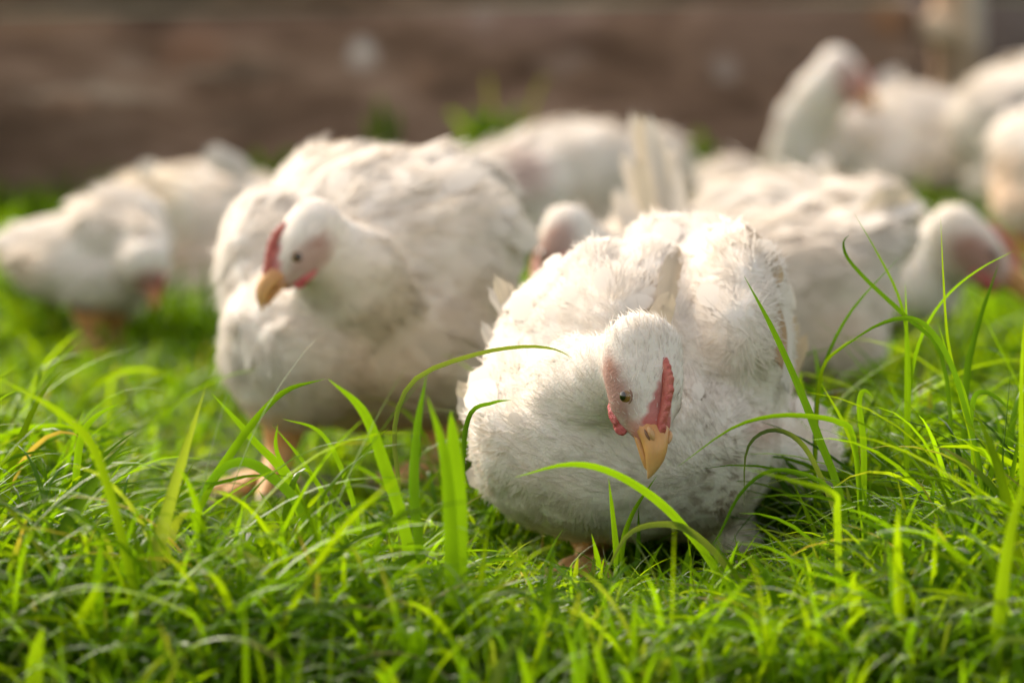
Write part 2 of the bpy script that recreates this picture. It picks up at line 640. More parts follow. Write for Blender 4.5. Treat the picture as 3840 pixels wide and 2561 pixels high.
def skin_cols(h, P, cols):
    """bare skin of the face: pink grey round the eye, red at the comb and the beak's root"""
    f, q, u = h.local(P)
    n = vnoise(P, 160) * .22
    face = np.clip(1.2 - np.sqrt(((f - .011) / .034) ** 2 + ((u + .006) / .0205) ** 2) + n, 0, 1) * (np.abs(q) > .012) * (np.abs(q) < .045)
    face = np.clip(face * 1.8, 0, 1) * h.face
    ear = np.clip(1.5 - np.sqrt(((f + .005) / .0065) ** 2 + ((u - .003) / .0045) ** 2) + n, 0, 1) * (np.abs(q) > .012) * (np.abs(q) < .045) * h.face * .8
    root = np.clip((f - .037) / .010 + n, 0, 1) * h.face * (f < .09) * (np.hypot(q, u) < .030)
    top = np.clip((f - .006) / .014 + n, 0, 1) * (np.abs(q) < .004 + .010 * np.clip((f - .008) / .034, 0, 1)) * (u > .006)
    cols = cols * (1 - face[:, None]) + face[:, None] * np.array([0.40, 0.24, 0.20])
    cols = cols * (1 - ear[:, None]) + ear[:, None] * np.array([0.36, 0.19, 0.14])
    cols = cols * (1 - root[:, None]) + root[:, None] * np.array([0.56, 0.24, 0.19])
    top = top * .85
    cols = cols * (1 - top[:, None]) + top[:, None] * np.array([0.50, 0.13, 0.12])
    return cols, np.clip(face + root + top, 0, 1)

def build_head_parts(h, base, root, fine=True):
    k = h.k
    # ---- beak: upper with a hooked tip, lower inside it
    def beak(rows, name):
        rings = []
        for (f, u, w, up, dn) in rows:
            ang = np.linspace(0, 2 * math.pi, 14, endpoint=False)
            q = w * np.sin(ang)
            c = np.cos(ang)
            uu = u + np.where(c > 0, up * np.abs(c) ** 0.9, -dn * np.abs(c) ** .6)
            rings.append(np.array([h.p(f, qq, u_) for qq, u_ in zip(q, uu)]))
        v, fc = loft(rings)
        fl = (v - h.c) @ h.F / k
        cc = np.stack([np.interp(fl, [.026, .038, .050, .068, .084], ch) for ch in ([.56, .60, .68, .72, .76], [.21, .26, .35, .39, .45], [.15, .13, .12, .13, .20])], 1)
        return mesh_np(name, v, fc, M_BEAK, base, root, col=cc)
    up = [(.026, -.003, .0172, .008, .004), (.036, -.001, .0168, .0115, .005), (.046, .000, .0145, .0128, .005), (.056, .000, .0115, .0125, .0045),
          (.066, -.002, .0084, .0112, .004), (.0715, -.0045, .0072, .0095, .004), (.0755, -.007, .0046, .0075, .004), (.0785, -.0100, .0026, .0050, .0035), (.0803, -.0130, .0010, .0022, .002), (.0808, -.0145, .0001, .0003, .0003)]
    b = beak(up, 'beak')
    lo = [(.025, -.008, .0160, .003, .007), (.042, -.0070, .0125, .003, .0062), (.055, -.008, .0098, .003, .0052), (.066, -.0100, .0064, .003, .0040), (.0715, -.0120, .0034, .002, .0026), (.0745, -.0132, .0004, .0004, .0004)]
    beak(lo, 'lower_beak')
    if fine:
        for sg in (1, -1):
            rings = []
            for t in np.linspace(0, 1, 9):
                w = math.sin(math.pi * t) ** .7
                c = h.p(.0475 + .0125 * t, sg * (.0108 - .0032 * t), .0090 - .0005 * t)
                ang = np.linspace(0, 2 * math.pi, 10, endpoint=False)[:, None]
                rings.append(c + k * w * (np.cos(ang) * .0030 * h.U + np.sin(ang) * .0026 * h.S) + 1e-5 * h.F)
            v, f = loft(rings)
            mesh_np('nostril_flap', v, f, M_BEAK, base, root, col=np.tile((.62, .36, .16), (len(v), 1)))
            rings = []
            for t in np.linspace(0, 1, 7):
                w = math.sin(math.pi * t) ** .7
                c = h.p(.049 + .010 * t, sg * (.0128 - .0032 * t), .0060)
                ang = np.linspace(0, 2 * math.pi, 8, endpoint=False)[:, None]
                rings.append(c + k * w * (np.cos(ang) * .0014 * h.U + np.sin(ang) * .0012 * h.S))
            v, f = loft(rings)
            mesh_np('nostril', v, f, M_NOSTRIL, base, root)
    # ---- comb: a low single comb with rounded teeth
    nt_ = 9
    n = nt_ * 10
    rings = []
    for i in range(n + 1):
        t = i / n
        f = .056 - .059 * t
        u0 = .0085 + .0225 * math.sin(min(1, t * 1.15) * math.pi * .5)
        ht = .0020 + .0046 * math.sin(math.pi * min(1, .14 + t * .86)) ** .7
        tooth = abs(math.sin(math.pi * nt_ * (t + .014 * math.sin(17 * t)))) ** .6 * (.8 + .2 * math.sin(31 * t))
        hh = ht
        if i in (0, n):
            hh = .001
        sec = []
        for (q, v_) in ((-.0040, -.5), (-.0030, .1), (-.0026, .55), (-.0022 * (.5 + .5 * tooth), .85), (0, 1.0), (.0022 * (.5 + .5 * tooth), .85), (.0026, .55), (.0030, .1), (.0040, -.5)):
            lean = -.006 * max(0, v_) * (hh / .012)
            vv = v_ if v_ < .8 else .62 + (v_ - .62) * (.3 + 1.25 * tooth)
            sec.append(h.p(f + lean, q + .0006 * math.sin(t * 9), u0 + hh * vv))
        rings.append(np.array(sec))
    v, f = loft(rings)
    mesh_np('comb', v, f, M_COMB, base, root)
    # ---- wattles
    for sg in (1, -1):
        bm = bmesh.new()
        R = np.stack([h.F, h.S, h.U], 1)
        for (f0, q0, u0, a, b_, c_) in ((.022, .0185, -.017, .013, .0042, .0070), (.032, .0140, -.018, .0105, .0042, .0075)):
            M = Matrix.Translation(Vector(h.p(f0, sg * q0, u0))) @ Matrix(R.tolist()).to_4x4() @ Matrix.Rotation(.35 * sg, 4, 'X') @ Matrix.Diagonal((a * k, b_ * k, c_ * k, 1))
            bmesh.ops.create_icosphere(bm, subdivisions=3, radius=1, matrix=M)
        v, nr, fc = bake_remesh(bm, .0012, 4)
        v = v + nr * (vnoise(v, 330)[:, None] * .0006)
        mesh_np('wattle', v, fc, M_WATTLE, base, root)
    # ---- eyes: amber iris, black pupil, thin lid ring
    for sg in (1, -1):
        ax = unit(h.S * sg * .96 + h.F * .20 + h.U * .03)
        c = h.p(.0205, sg * .0212, .0050)
        a1 = unit(np.cross(ax, h.U))
        a2 = np.cross(ax, a1)
        r = .0080 * k
        rings, cols = [], []
        for th in (2, 9, 16, 22, 26, 29, 33, 40, 48, 56, 60, 66, 80, 100):
            t = math.radians(th)
            ang = np.linspace(0, 2 * math.pi, 24, endpoint=False)[:, None]
            rings.append(c + r * (math.cos(t) * ax + math.sin(t) * (np.cos(ang) * a1 + np.sin(ang) * a2)))
            cc = (.004, .004, .004) if th <= 26 else (.16, .075, .02) if th <= 33 else (.25, .135, .035) if th < 50 else (.22, .12, .045) if th < 62 else (.05, .03, .02)
            cols += [cc] * 24
        v, f = loft(rings)
        v = np.vstack([v, [c + r * ax]])
        f = f + [(j, (j + 1) % 24, len(v) - 1, len(v) - 1) for j in range(0)]
        cols.append((.004, .004, .004))
        f2 = np.array(f)
        mesh_np('eye', v, f2, M_EYE, base, root, col=np.array(cols))
        if fine:
            ring = []
            for a in np.linspace(0, 2 * math.pi, 33):
                t = math.radians(60)
                ring.append(c + r * 1.02 * (math.cos(t) * ax + math.sin(t) * (math.cos(a) * a1 + math.sin(a) * a2)))
            v, f = tube(ring, [.0008 * k] * 33, 8, up=ax)
            mesh_np('eyelid', v, f, M_LID, base, root)
M_LID = mat_skin('eyelid_skin', (0.24, 0.12, 0.08), (0.36, 0.21, 0.15), 300, 0.5, 0.4)

CARD_F = None
def make_cards(P, Nn, T, L, Wd, lift, col, rngl, barbs=0, soft=.3):
    """curved leaf shaped vanes rooted in the body: verts, quads, colours, normals"""
    n = len(P)
    B = unit(np.cross(Nn, T))
    rows = [(0, .25), (.28, .85), (.55, 1.0), (.8, .82), (1.0, .22)]
    V, C, NN = [], [], []
    for (t, w) in rows:
        for sx in (-1, 0, 1):
            h_ = t * L * np.sin(lift) * (1 - .4 * t) + (.0010 if t > 0 else -.0012)
            pos = P + T * (t * L)[:, None] + Nn * (h_ - .045 * Wd * abs(sx))[:, None] + B * (sx * w * .5 * Wd)[:, None]
            V.append(pos)
            nn = unit(Nn * 1.0 + B * (.55 * sx * soft) + T * (.35 * t - .1) * soft)
            NN.append(nn)
            C.append(col)
    V = np.stack(V, 1)
    NN = np.stack(NN, 1)
    C = np.stack(C, 1)
    q = []
    for r in range(4):
        for c in range(2):
            a = r * 3 + c
            q.append((a, a + 3, a + 4, a + 1))
    q = np.array(q)
    Fc = (np.arange(n)[:, None, None] * 15 + q[None]).reshape(-1, 4)
    return V.reshape(-1, 3), Fc, C.reshape(-1, 3), NN.reshape(-1, 3)

def make_strands(P, Nn, T, L, w, lift, col, rngl, curl=.25):
    """thin tapering barbs, two bends each"""
    n = len(P)
    B = unit(np.cross(Nn, T))
    V, NN, C = [], [], []
    jit = rngl.normal(0, .18, n)
    for i, (t, ww) in enumerate(((0, 1), (.4, .9), (.75, .6), (1.0, .12))):
        pos = P + T * (t * L)[:, None] + Nn * (t * L * np.sin(lift) - curl * L * t * t * np.sin(lift) - .0006)[:, None] + B * (jit * t * t * L)[:, None]
        for sx in (-1, 1):
            V.append(pos + B * (sx * ww * .5 * w)[:, None])
            NN.append(unit(Nn + B * .5 * sx + T * .15))
            C.append(col)
    V, NN, C = np.stack(V, 1), np.stack(NN, 1), np.stack(C, 1)
    q = np.array([(0, 2, 3, 1), (2, 4, 5, 3), (4, 6, 7, 5)])
    Fc = (np.arange(n)[:, None, None] * 8 + q[None]).reshape(-1, 4)
    return V.reshape(-1, 3), Fc, C.reshape(-1, 3), NN.reshape(-1, 3)

def join(parts):
    V, F, C, NN, o = [], [], [], [], 0
    for (v, f, c, n) in parts:
        V.append(v); F.append(f + o); C.append(c); NN.append(n)
        o += len(v)
    return np.concatenate(V), np.concatenate(F), np.concatenate(C), np.concatenate(NN)

def sample_surface(v, nr, f, n, rngl):
    a, b, c, d = (v[f[:, i]] for i in range(4))
    area = np.linalg.norm(np.cross(b - a, c - a), axis=1) + np.linalg.norm(np.cross(c - a, d - a), axis=1)
    idx = rngl.choice(len(f), n, p=area / area.sum())
    s, t = rngl.random((2, n, 1))
    g = f[idx]
    mix = lambda X: (X[g[:, 0]] * (1 - s) + X[g[:, 1]] * s) * (1 - t) + (X[g[:, 3]] * (1 - s) + X[g[:, 2]] * s) * t
    return mix(v), unit(mix(nr))

def leg_mesh(hip, ankle, foot, toe_dir, k, base, root):
    """shank, three front toes and a hind toe"""
    hip, ankle, foot = map(np.asarray, (hip, ankle, foot))
    pts = catmull([hip, ankle, foot + np.array([0, 0, .012 * k])], 9)
    rad = np.interp(np.linspace(0, 1, 9), [0, .35, .5, .8, 1], [.022, .015, .0115, .011, .0125]) * k
    allv, allf, o = [], [], 0
    v, f = tube(pts, rad, 12)
    allv.append(v); allf += [tuple(np.array(q)) for q in f]; o += len(v)
    td = unit(np.array([toe_dir[0], toe_dir[1], 0.0]))
    side = np.array([-td[1], td[0], 0])
    claws = []
    for (a, ln) in ((0, .062), (.55, .052), (-.55, .052), (math.pi, .026)):
        d = td * math.cos(a) + side * math.sin(a)
        p0 = foot + np.array([0, 0, .012 * k])
        tp = [p0, p0 + d * ln * .35 * k + np.array([0, 0, .002 * k]), p0 + d * ln * .7 * k - np.array([0, 0, .003 * k]), p0 + d * ln * k - np.array([0, 0, .006 * k])]
        tp = catmull(tp, 8)
        v, f = tube(tp, np.linspace(.0095, .0052, 8) * k * (1 + .12 * np.cos(np.arange(8) * 2.4)), 10)
        allv.append(v); allf += [tuple(np.array(q) + o) for q in f]; o += len(v)
        e = tp[-1]
        claws.append(([e - d * .003 * k, e + d * .006 * k + np.array([0, 0, .0015 * k]), e + d * .013 * k - np.array([0, 0, .004 * k])], [.0048 * k, .0036 * k, .0004 * k]))
    o_ = mesh_np('leg', np.concatenate(allv), np.array(allf), M_LEG, base, root)
    for (cp, cr) in claws:
        v, f = tube(cp, cr, 8)
        mesh_np('claw', v, f, M_CLAW, base, o_)
    return o_

def quill(base_p, tip_p, width, normal, bend, col, base, root, name='flight_feather'):
    """one long stiff feather with a shaft ridge"""
    a, b = np.asarray(base_p), np.asarray(tip_p)
    L = np.linalg.norm(b - a)
    t = np.linspace(0, 1, 12)
    nrm = unit(normal)
    mid = a + (b - a) * t[:, None] + nrm * (bend * L * np.sin(math.pi * t))[:, None]
    tang = unit(np.gradient(mid, axis=0))
    B = unit(np.cross(tang, nrm))
    wp = np.interp(t, [0, .15, .5, .85, .95, 1], [.15, .7, 1, .85, .55, .05]) * width * .5
    V, C, NN = [], [], []
    for i in range(12):
        for sx in (-1, -.5, 0, .5, 1):
            V.append(mid[i] + B[i] * sx * wp[i] + nrm * ((.0012 if sx == 0 else 0) - .10 * width * sx * sx) + tang[i] * (.004 * (-abs(sx))))
            C.append(np.array(col) * (.92 if sx == 0 else 1))
            NN.append(unit(nrm + B[i] * sx * .5))
    q = [(r * 5 + c, r * 5 + c + 1, (r + 1) * 5 + c + 1, (r + 1) * 5 + c) for r in range(11) for c in range(4)]
    return mesh_np(name, V, q, M_FEATHER, base, root, col=np.array(C), normals=np.array(NN))

def hen(label, Y, base_px, blobs, chains, head=None, fwd=(0, -1, 0), voxel=.007, smooth=10, n_cards=2600, size=.026,
        lump=.004, stains_and_shade=(), quills=(), legs=(), fine=False, seed=1, hairs=1500, neck_zone=None, shaggy=.25, barbs=9, barb_w=.0030, ruffle=.05, lobe=.0):
    rngl = np.random.default_rng(seed)
    bx = at(base_px, ground_py(Y), Y)
    base = np.array([bx[0], Y, 0.0])
    root = empty('hen', base)
    tag(root, label, 'hen', 'white hens feeding in the grass')
    bm = remesh_blobs(blobs, chains, voxel, smooth)
    if head:
        head.add_blobs(bm)
    v, nr, f = bake_remesh(bm, voxel, smooth)
    # feather mounds: soft uneven relief
    hd = np.linalg.norm(v - head.c, axis=1) / head.k if head else np.full(len(v), 9.0)
    amp = lump * np.clip((hd - .045) / .05, 0, 1)
    fwd = unit(fwd)
    # soft folds run along the body from shoulder to tail
    vf = v - np.outer(v @ fwd, fwd) * .70
    up_ = np.clip(nr[:, 2] * 1.4 + .25, 0, 1)
    v = v + nr * (amp * (.8 * vnoise(v, 18, seed) + .35 * vnoise(v, 44, seed + 5) + .75 * up_ * vnoise(vf, 34, seed + 9)))[:, None]
    def tints(P):
        base_c = np.tile(W_MID, (len(P), 1))
        n1 = vnoise(P, 14, seed * 2.0)[:, None]
        cream = np.array([0.74, 0.64, 0.48])
        a = np.clip(n1 * 1.2 - .20, 0, .28)
        c = base_c * (1 - a) + cream * a
        X, Z = project(P)
        fl = vnoise(P * np.array([1, 1, 2.2]), 95, seed + 3.0)
        for (sx, sy, sr, sc, amt, fleck) in stains_and_shade:
            d = np.sqrt(((X - sx) / sr) ** 2 + ((Z - sy) / sr) ** 2)
            w = np.clip(1.3 - d, 0, 1) * amt
            if fleck:
                w = w * np.clip((fl - fleck) * 5, 0, 1)
            w = w[:, None]
            c = c * (1 - w) + np.array(sc) * w
        return c
    cols = tints(v)
    if lobe:
        vs_ = (v - np.outer(v @ fwd, fwd) * .45) * 42
        d1 = np.array([mnoise.voronoi(Vector(p))[0][0] for p in vs_])
        v = v + nr * (lobe * up_ * np.clip((hd - .06) / .05, 0, 1) * (.45 - d1))[:, None]
    fn = np.cross(v[f[:, 2]] - v[f[:, 0]], v[f[:, 3]] - v[f[:, 1]])
    acc = np.zeros_like(v)
    for k_ in range(4):
        np.add.at(acc, f[:, k_], fn)
    nr2 = unit(acc)
    nr = nr2 * np.sign(np.sum(nr2 * nr, 1))[:, None]
    if head:
        cols, _ = skin_cols(head, v, cols)
    mesh_np('body', v, f, M_BODY, base, root, col=cols)
    # ---- plumage
    P, Nn = sample_surface(v, nr, f, n_cards, rngl)
    flow = -fwd + np.array([0, 0, -.25])
    T = flow - Nn * (Nn @ flow)[:, None]
    T = T + .55 * np.array([0, 0, -1]) * (np.linalg.norm(T, axis=1) < .5)[:, None]
    T = T - Nn * np.sum(T * Nn, 1)[:, None]
    near_h = None
    if head:
        hd = np.linalg.norm(P - head.c, axis=1) / head.k
        hz = np.clip(1 - (hd - .05) / .09, 0, 1)[:, None]
        tail_ward = -head.F + .25 * head.U
        if neck_zone is not None:
            tail_ward = unit(neck_zone)
        Th = tail_ward - Nn * (Nn @ tail_ward)[:, None]
        T = unit(T) * (1 - hz) + unit(Th) * hz
    T = unit(T + rngl.normal(0, .10, T.shape))
    T = unit(T - Nn * np.sum(T * Nn, 1)[:, None])
    keep = np.ones(len(P), bool)
    sz = np.full(len(P), size) * np.exp(rngl.normal(0, .22, len(P)))
    if head:
        keep = hd > .078
        sz = sz * np.clip(.42 + (hd - .07) / .15, .42, 1)
    P, Nn, T, sz = P[keep], Nn[keep], T[keep], sz[keep]
    c = tints(P + T * sz[:, None] * .5) * np.exp(rngl.normal(0, .025, (len(P), 1)))
    back = np.clip(Nn[:, 2] * 1.3 + .1, 0, 1)
    sz = sz * (.72 + .38 * back)
    lift = np.clip(rngl.normal(.045, .022, len(P)) + .04 * back + (rngl.random(len(P)) < shaggy * .03) * .28 * back, .02, .8)
    parts = []
    # a few ruffled vanes stand off the back
    ruf = rngl.random(len(P)) < ruffle * (.15 + .85 * back)
    parts.append(make_cards(P[ruf], Nn[ruf], T[ruf], sz[ruf], sz[ruf] * .62, lift[ruf] + rngl.uniform(.02, .16, ruf.sum()), c[ruf], rngl, soft=.18))
    # barbs: each feather's own fan, neighbours lying the same way
    idx = np.repeat(np.arange(len(P)), barbs)
    m = len(idx)
    Bv = np.cross(Nn, T)[idx]
    l = sz[idx]
    sd = rngl.uniform(-1, 1, m)
    u = rngl.random(m)
    pos = P[idx] + T[idx] * ((u - .35) * l * .9)[:, None] + Bv * (sd * .45 * l)[:, None]
    # put every root back on the skin it grows from
    pos = pos - Nn[idx] * (((u - .35) ** 2 + sd ** 2 * .25) * l * l * 3.0)[:, None]
    d = unit(T[idx] + Bv * (sd * .16)[:, None] + rngl.normal(0, .055, (m, 3)))
    tone = np.exp(rngl.normal(0, .035, (m, 1)))
    v_, f_, c_, n_ = make_strands(pos, Nn[idx], d, l * rngl.uniform(.38, .62, m), np.full(m, barb_w), np.abs(lift[idx] * .9 + rngl.normal(.02, .025, m)), (tints(pos + d * (l * .3)[:, None]) if fine else c[idx]) * tone, rngl, .5)
    sn = unit(Nn[idx] + Bv * (sd * .10)[:, None] + T[idx] * (.10 * u)[:, None])
    parts.append((v_, f_, c_, unit(np.repeat(sn, 8, 0) + .14 * n_)))
    if head:
        P2, N2 = sample_surface(v, nr, f, hairs * 6, rngl)
        f_, q_, u_ = head.local(P2)
        hd = np.linalg.norm(P2 - head.c, axis=1) / head.k
        _, bare = skin_cols(head, P2, np.ones((len(P2), 3)))
        keep = (hd < .15) & (f_ < .048) & (rngl.random(len(P2)) < 1 - .45 * np.clip(bare, 0, 1)) & (rngl.random(len(P2)) < np.clip(1.5 - hd / .12, .15, 1))
        P2, N2, hd, bare = P2[keep], N2[keep], hd[keep], bare[keep]
        tw = -head.F + .12 * head.U
        hz = np.clip((hd - .03) / .06, 0, 1)[:, None]
        nz = unit(neck_zone) if neck_zone is not None else tw
        tw = unit(tw) * (1 - hz) + nz * hz
        T2 = tw - N2 * np.sum(N2 * tw, 1)[:, None]
        T2 = unit(unit(T2) + rngl.normal(0, .16, T2.shape))
        l = np.where(bare > .5, .0042, np.clip(.0050 + hd * .095, .006, .019)) * head.k * np.exp(rngl.normal(0, .25, len(P2)))
        c2 = tints(P2) * np.exp(rngl.normal(-.03, .08, (len(P2), 1)))
        parts.append(make_strands(P2, N2, T2, l, np.where(bare > .5, .00045, .0008 if fine else .0018) * np.ones(len(P2)), np.clip(rngl.normal(.23, .11, len(P2)), .03, .7), c2, rngl, .45))
        build_head_parts(head, base, root, fine)
    V, Fc, C, NN = join(parts)
    tag(mesh_np('plumage', V, Fc, M_FEATHER, base, root, col=C, normals=NN), kind='stuff')
    for qd in quills:
        b, t, w, nrm, bend, col = qd[:6]
        quill(at(*b), at(*t), w, nrm, bend, col, base, root, qd[6] if len(qd) > 6 else 'flight_feather')
    for (hp, an, ft, td, k) in legs:
        leg_mesh(hp, an, ft, td, k, base, root)
    return root

CREAM, TAN, DIRT = (0.76, 0.68, 0.54), (0.60, 0.42, 0.24), (0.20, 0.13, 0.075)

def leg_at(px, Y, hip_py, bend=(0, 0), td=(0, -1), k=1.0):
    g = at(px, ground_py(Y), Y)
    h = at(px + bend[0], hip_py, Y + bend[1])
    an = (g + h) / 2 + np.array([0, .01, 0])
    return (h, an, np.array([g[0], g[1], 0.002]), td, k)

# 1 the front hen, facing us with its head bowed to its left
H1 = Head(2408, 1428, 2.87, (.15, -.58, -.80), (-.85, -.52, .31), .95)
hen('large white hen in sharp focus bowing its red combed head over the front grass', 3.05, 2400,
    [(2390, 1430, 3.14, 570, 530, .165), (2270, 1660, 3.02, 520, 385, .11), (2560, 1660, 3.06, 370, 370, .11),
     (1975, 1560, 3.08, 215, 300, .12), (2800, 1330, 3.12, 170, 430, .12),
     (2300, 1190, 3.12, 250, 290, .13, -22), (2735, 1250, 3.11, 215, 410, .13, 6), (2550, 990, 3.26, 270, 170, .11),
     (2975, 1690, 3.10, 160, 200, .07, -28), (2740, 2010, 3.05, 90, 170, .05)],
    [[(2150, 1560, 2.99, 265), (2225, 1470, 2.95, 215), (2325, 1390, 2.91, 160)]],
    H1, fwd=(-.10, -1, -.05), voxel=.0044, smooth=22, n_cards=6500, size=.025, lump=.0065, fine=True, barbs=20, barb_w=.00085, ruffle=.035, lobe=.0040, seed=21, hairs=8000,
    neck_zone=(-.72, .42, .35), shaggy=1.0,
    stains_and_shade=[(2720, 1870, 150, DIRT, .85, .08), (2720, 1680, 130, DIRT, .6, .22), (2610, 1500, 130, DIRT, .7, .28), (1850, 1720, 140, TAN, .4, .1),
            (2050, 2020, 220, (.45, .35, .24), .5, -.2), (2500, 2080, 300, (.36, .28, .19), .45, -.1), (2200, 1700, 100, (.5, .42, .3), .5, .25), (2870, 1620, 70, (.6, .35, .28), .5, 0)],
    quills=[((2790, 840, 3.12), (2920, 1080, 3.03), .022, (.5, -.8, .4), .10, (.66, .50, .33)), ((2870, 1000, 3.04), (2955, 1480, 3.03), .030, (.8, -.6, .2), .06, W_MID),
            ((2905, 1120, 3.025), (2930, 1390, 3.01), .020, (.7, -.7, .2), .05, (.55, .38, .24)),
            ((2930, 1300, 3.16), (3000, 1210, 3.2), .012, (.4, -.9, .1), .05, CREAM), ((2920, 1480, 3.12), (3030, 1250, 3.2), .014, (.3, -.95, .1), .05, (.72, .58, .4)),
            ((2900, 1500, 3.1), (2985, 1180, 3.2), .016, (.3, -.95, .1), .05, (.72, .58, .4)), ((2860, 1620, 3.08), (3000, 1330, 3.18), .016, (.3, -.95, .1), .05, CREAM),
            ((2510, 1110, 3.0), (2440, 1270, 2.985), .020, (.2, -.95, .3), .03, (.70, .60, .46)), ((2545, 930, 3.1), (2480, 1160, 2.99), .020, (.3, -.9, .4), .03, (.72, .62, .48)),
            ((1940, 1220, 3.12), (1850, 1020, 3.14), .012, (-.1, -.95, .2), .05, CREAM), ((1950, 1240, 3.12), (1826, 1070, 3.14), .012, (-.2, -.95, .2), .06, W_MID), ((1950, 1160, 3.12), (1885, 1045, 3.14), .010, (0, -.95, .2), .05, CREAM),
            ((1800, 1560, 3.08), (1712, 1420, 3.09), .016, (-.2, -.95, .1), .05, CREAM), ((1820, 1640, 3.05), (1715, 1480, 3.07), .018, (-.2, -.95, .1), .05, W_MID),
            ((1860, 1800, 3.03), (1735, 1770, 3.03), .022, (0, -.95, .3), .05, W_MID), ((1860, 1320, 3.1), (1805, 1200, 3.12), .010, (-.2, -.95, .1), .05, W_MID),
            ((3000, 1560, 3.1), (3110, 1530, 3.11), .014, (.1, -.95, .2), .06, W_MID), ((3020, 1620, 3.1), (3150, 1690, 3.11), .018, (.1, -.95, .2), .05, W_MID), ((3010, 1690, 3.1), (3120, 1760, 3.11), .018, (.1, -.95, .2), .05, W_MID), ((3000, 1780, 3.09), (3080, 1850, 3.1), .016, (.1, -.95, .2), .05, CREAM)],
    legs=[leg_at(2205, 3.02, 1960, (20, .03), (-.2, -1), 1.1), leg_at(2745, 3.04, 2010, (0, .03), (.25, -1), 1.1)])

# 2 the second hen, left of it
H2 = Head(1140, 928, 3.37, (-.60, -.42, -.62), (.45, -.85, .118), .85, .8)
hen('plump white hen with raised red combed head and orange leg, left of the bowed hen', 3.5, 1300,
    [(1410, 985, 3.64, 470, 415, .15), (1130, 1300, 3.48, 300, 310, .09), (1450, 1300, 3.56, 430, 320, .12),
     (975, 1000, 3.58, 165, 270, .09), (1700, 1010, 3.6, 250, 390, .09), (1290, 720, 3.72, 270, 170, .08), (1620, 760, 3.7, 290, 200, .09)],
    [[(1370, 1170, 3.48, 220), (1300, 1030, 3.43, 200), (1215, 950, 3.40, 155)]],
    H2, fwd=(-.75, -.65, 0), voxel=.0065, n_cards=4000, size=.032, lump=.0085, barbs=13, barb_w=.0017, ruffle=.05, lobe=.0048, seed=33, hairs=1800, neck_zone=(.75, .5, -.25), shaggy=1.0,
    stains_and_shade=[(1550, 1300, 420, (.66, .54, .38), .55, 0), (1450, 1550, 350, TAN, .6, 0), (1000, 1340, 80, (.4, .33, .22), .5, .1), (1850, 1150, 160, TAN, .4, 0)],  # tan spots: dirt, with the warm shade of flank and underside painted in
    quills=[((1310, 640, 3.7), (1390, 520, 3.72), .030, (0, -1, .1), .1, W_MID), ((1330, 660, 3.7), (1420, 530, 3.72), .030, (0, -1, .1), .1, W_MID), ((1200, 660, 3.7), (1260, 590, 3.7), .025, (0, -1, .1), .1, W_MID),
            ((1680, 620, 3.7), (1720, 560, 3.7), .025, (0, -1, .1), .1, W_MID), ((1560, 600, 3.7), (1600, 560, 3.7), .025, (0, -1, .1), .1, CREAM), ((1890, 720, 3.6), (1950, 1000, 3.6), .03, (.5, -.8, .1), .1, W_MID)],
    legs=[leg_at(1020, 3.46, 1530, (55, .02), (-.6, -.8), 1.15), leg_at(1640, 3.52, 1560, (0, .03), (-.6, -.8), 1.15)])

# 3 two hens at the left: one behind with ruffled back feathers, one in front pecking
hen('white hen at left with ruffled feathers on its back, head hidden behind the second hen', 4.85, 780,
    [(800, 890, 4.92, 385, 270, .12, 8), (600, 790, 4.88, 200, 140, .1, 4), (820, 1080, 4.84, 330, 200, .1), (560, 930, 4.86, 170, 200, .09)],
    [], None, fwd=(1, -.1, 0), voxel=.008, n_cards=1500, size=.034, lump=.009, seed=5,
    stains_and_shade=[(560, 760, 180, (.78, .66, .42), .5, 0), (660, 960, 80, (.7, .5, .28), .5, 0), (800, 1100, 250, (.66, .54, .38), .5, 0)],
    quills=[((880, 640, 4.82), (762, 556, 4.8), .035, (0, -1, .2), .12, (.70, .66, .62)), ((940, 660, 4.82), (810, 575, 4.8), .03, (0, -1, .2), .12, (.70, .66, .62)), ((560, 650, 4.8), (525, 600, 4.8), .03, (0, -1, .2), .1, W_MID)],
    legs=[leg_at(700, 4.83, 1180), leg_at(860, 4.87, 1180)])
H3 = Head(575, 1035, 4.42, (.10, -.35, -.93), (-.6, -.75, .3), .5)
hen('white hen cut by the left edge, pecking with its small dark red face turned down', 4.5, 330,
    [(310, 960, 4.56, 270, 175, .1, -18), (450, 880, 4.54, 185, 185, .09), (120, 945, 4.56, 120, 105, .07, -10), (400, 1030, 4.52, 190, 150, .08)],
    [[(500, 910, 4.48, 125), (545, 980, 4.43, 105)]],
    H3, fwd=(.9, -.35, .2), voxel=.008, n_cards=1400, size=.032, lump=.008, seed=6, hairs=500, neck_zone=(-.3, .4, .8),
    stains_and_shade=[(578, 1065, 60, (.30, .07, .05), .9, 0), (90, 990, 90, (.78, .60, .40), .5, 0), (470, 1060, 90, (.45, .34, .25), .4, 0)],
    legs=[leg_at(330, 4.48, 1150), leg_at(430, 4.52, 1150)])

# 4 the hen in the middle of the back row
hen('white hen in the middle of the back row, only its long flat back showing', 5.3, 2180,
    [(2150, 695, 5.36, 350, 245, .12), (1910, 720, 5.32, 220, 190, .10), (2430, 690, 5.36, 160, 210, .10), (2150, 860, 5.32, 260, 150, .1)],
    [], None, fwd=(-1, -.1, 0), voxel=.009, n_cards=1300, size=.036, lump=.007, seed=8,
    stains_and_shade=[(1970, 660, 110, (.52, .30, .27), .55, 0), (2230, 780, 120, (.5, .38, .24), .5, 0)],  # first spot is pink skin, second paints the brown shadow below the back
    legs=[leg_at(2100, 5.3, 950), leg_at(2280, 5.32, 950)])

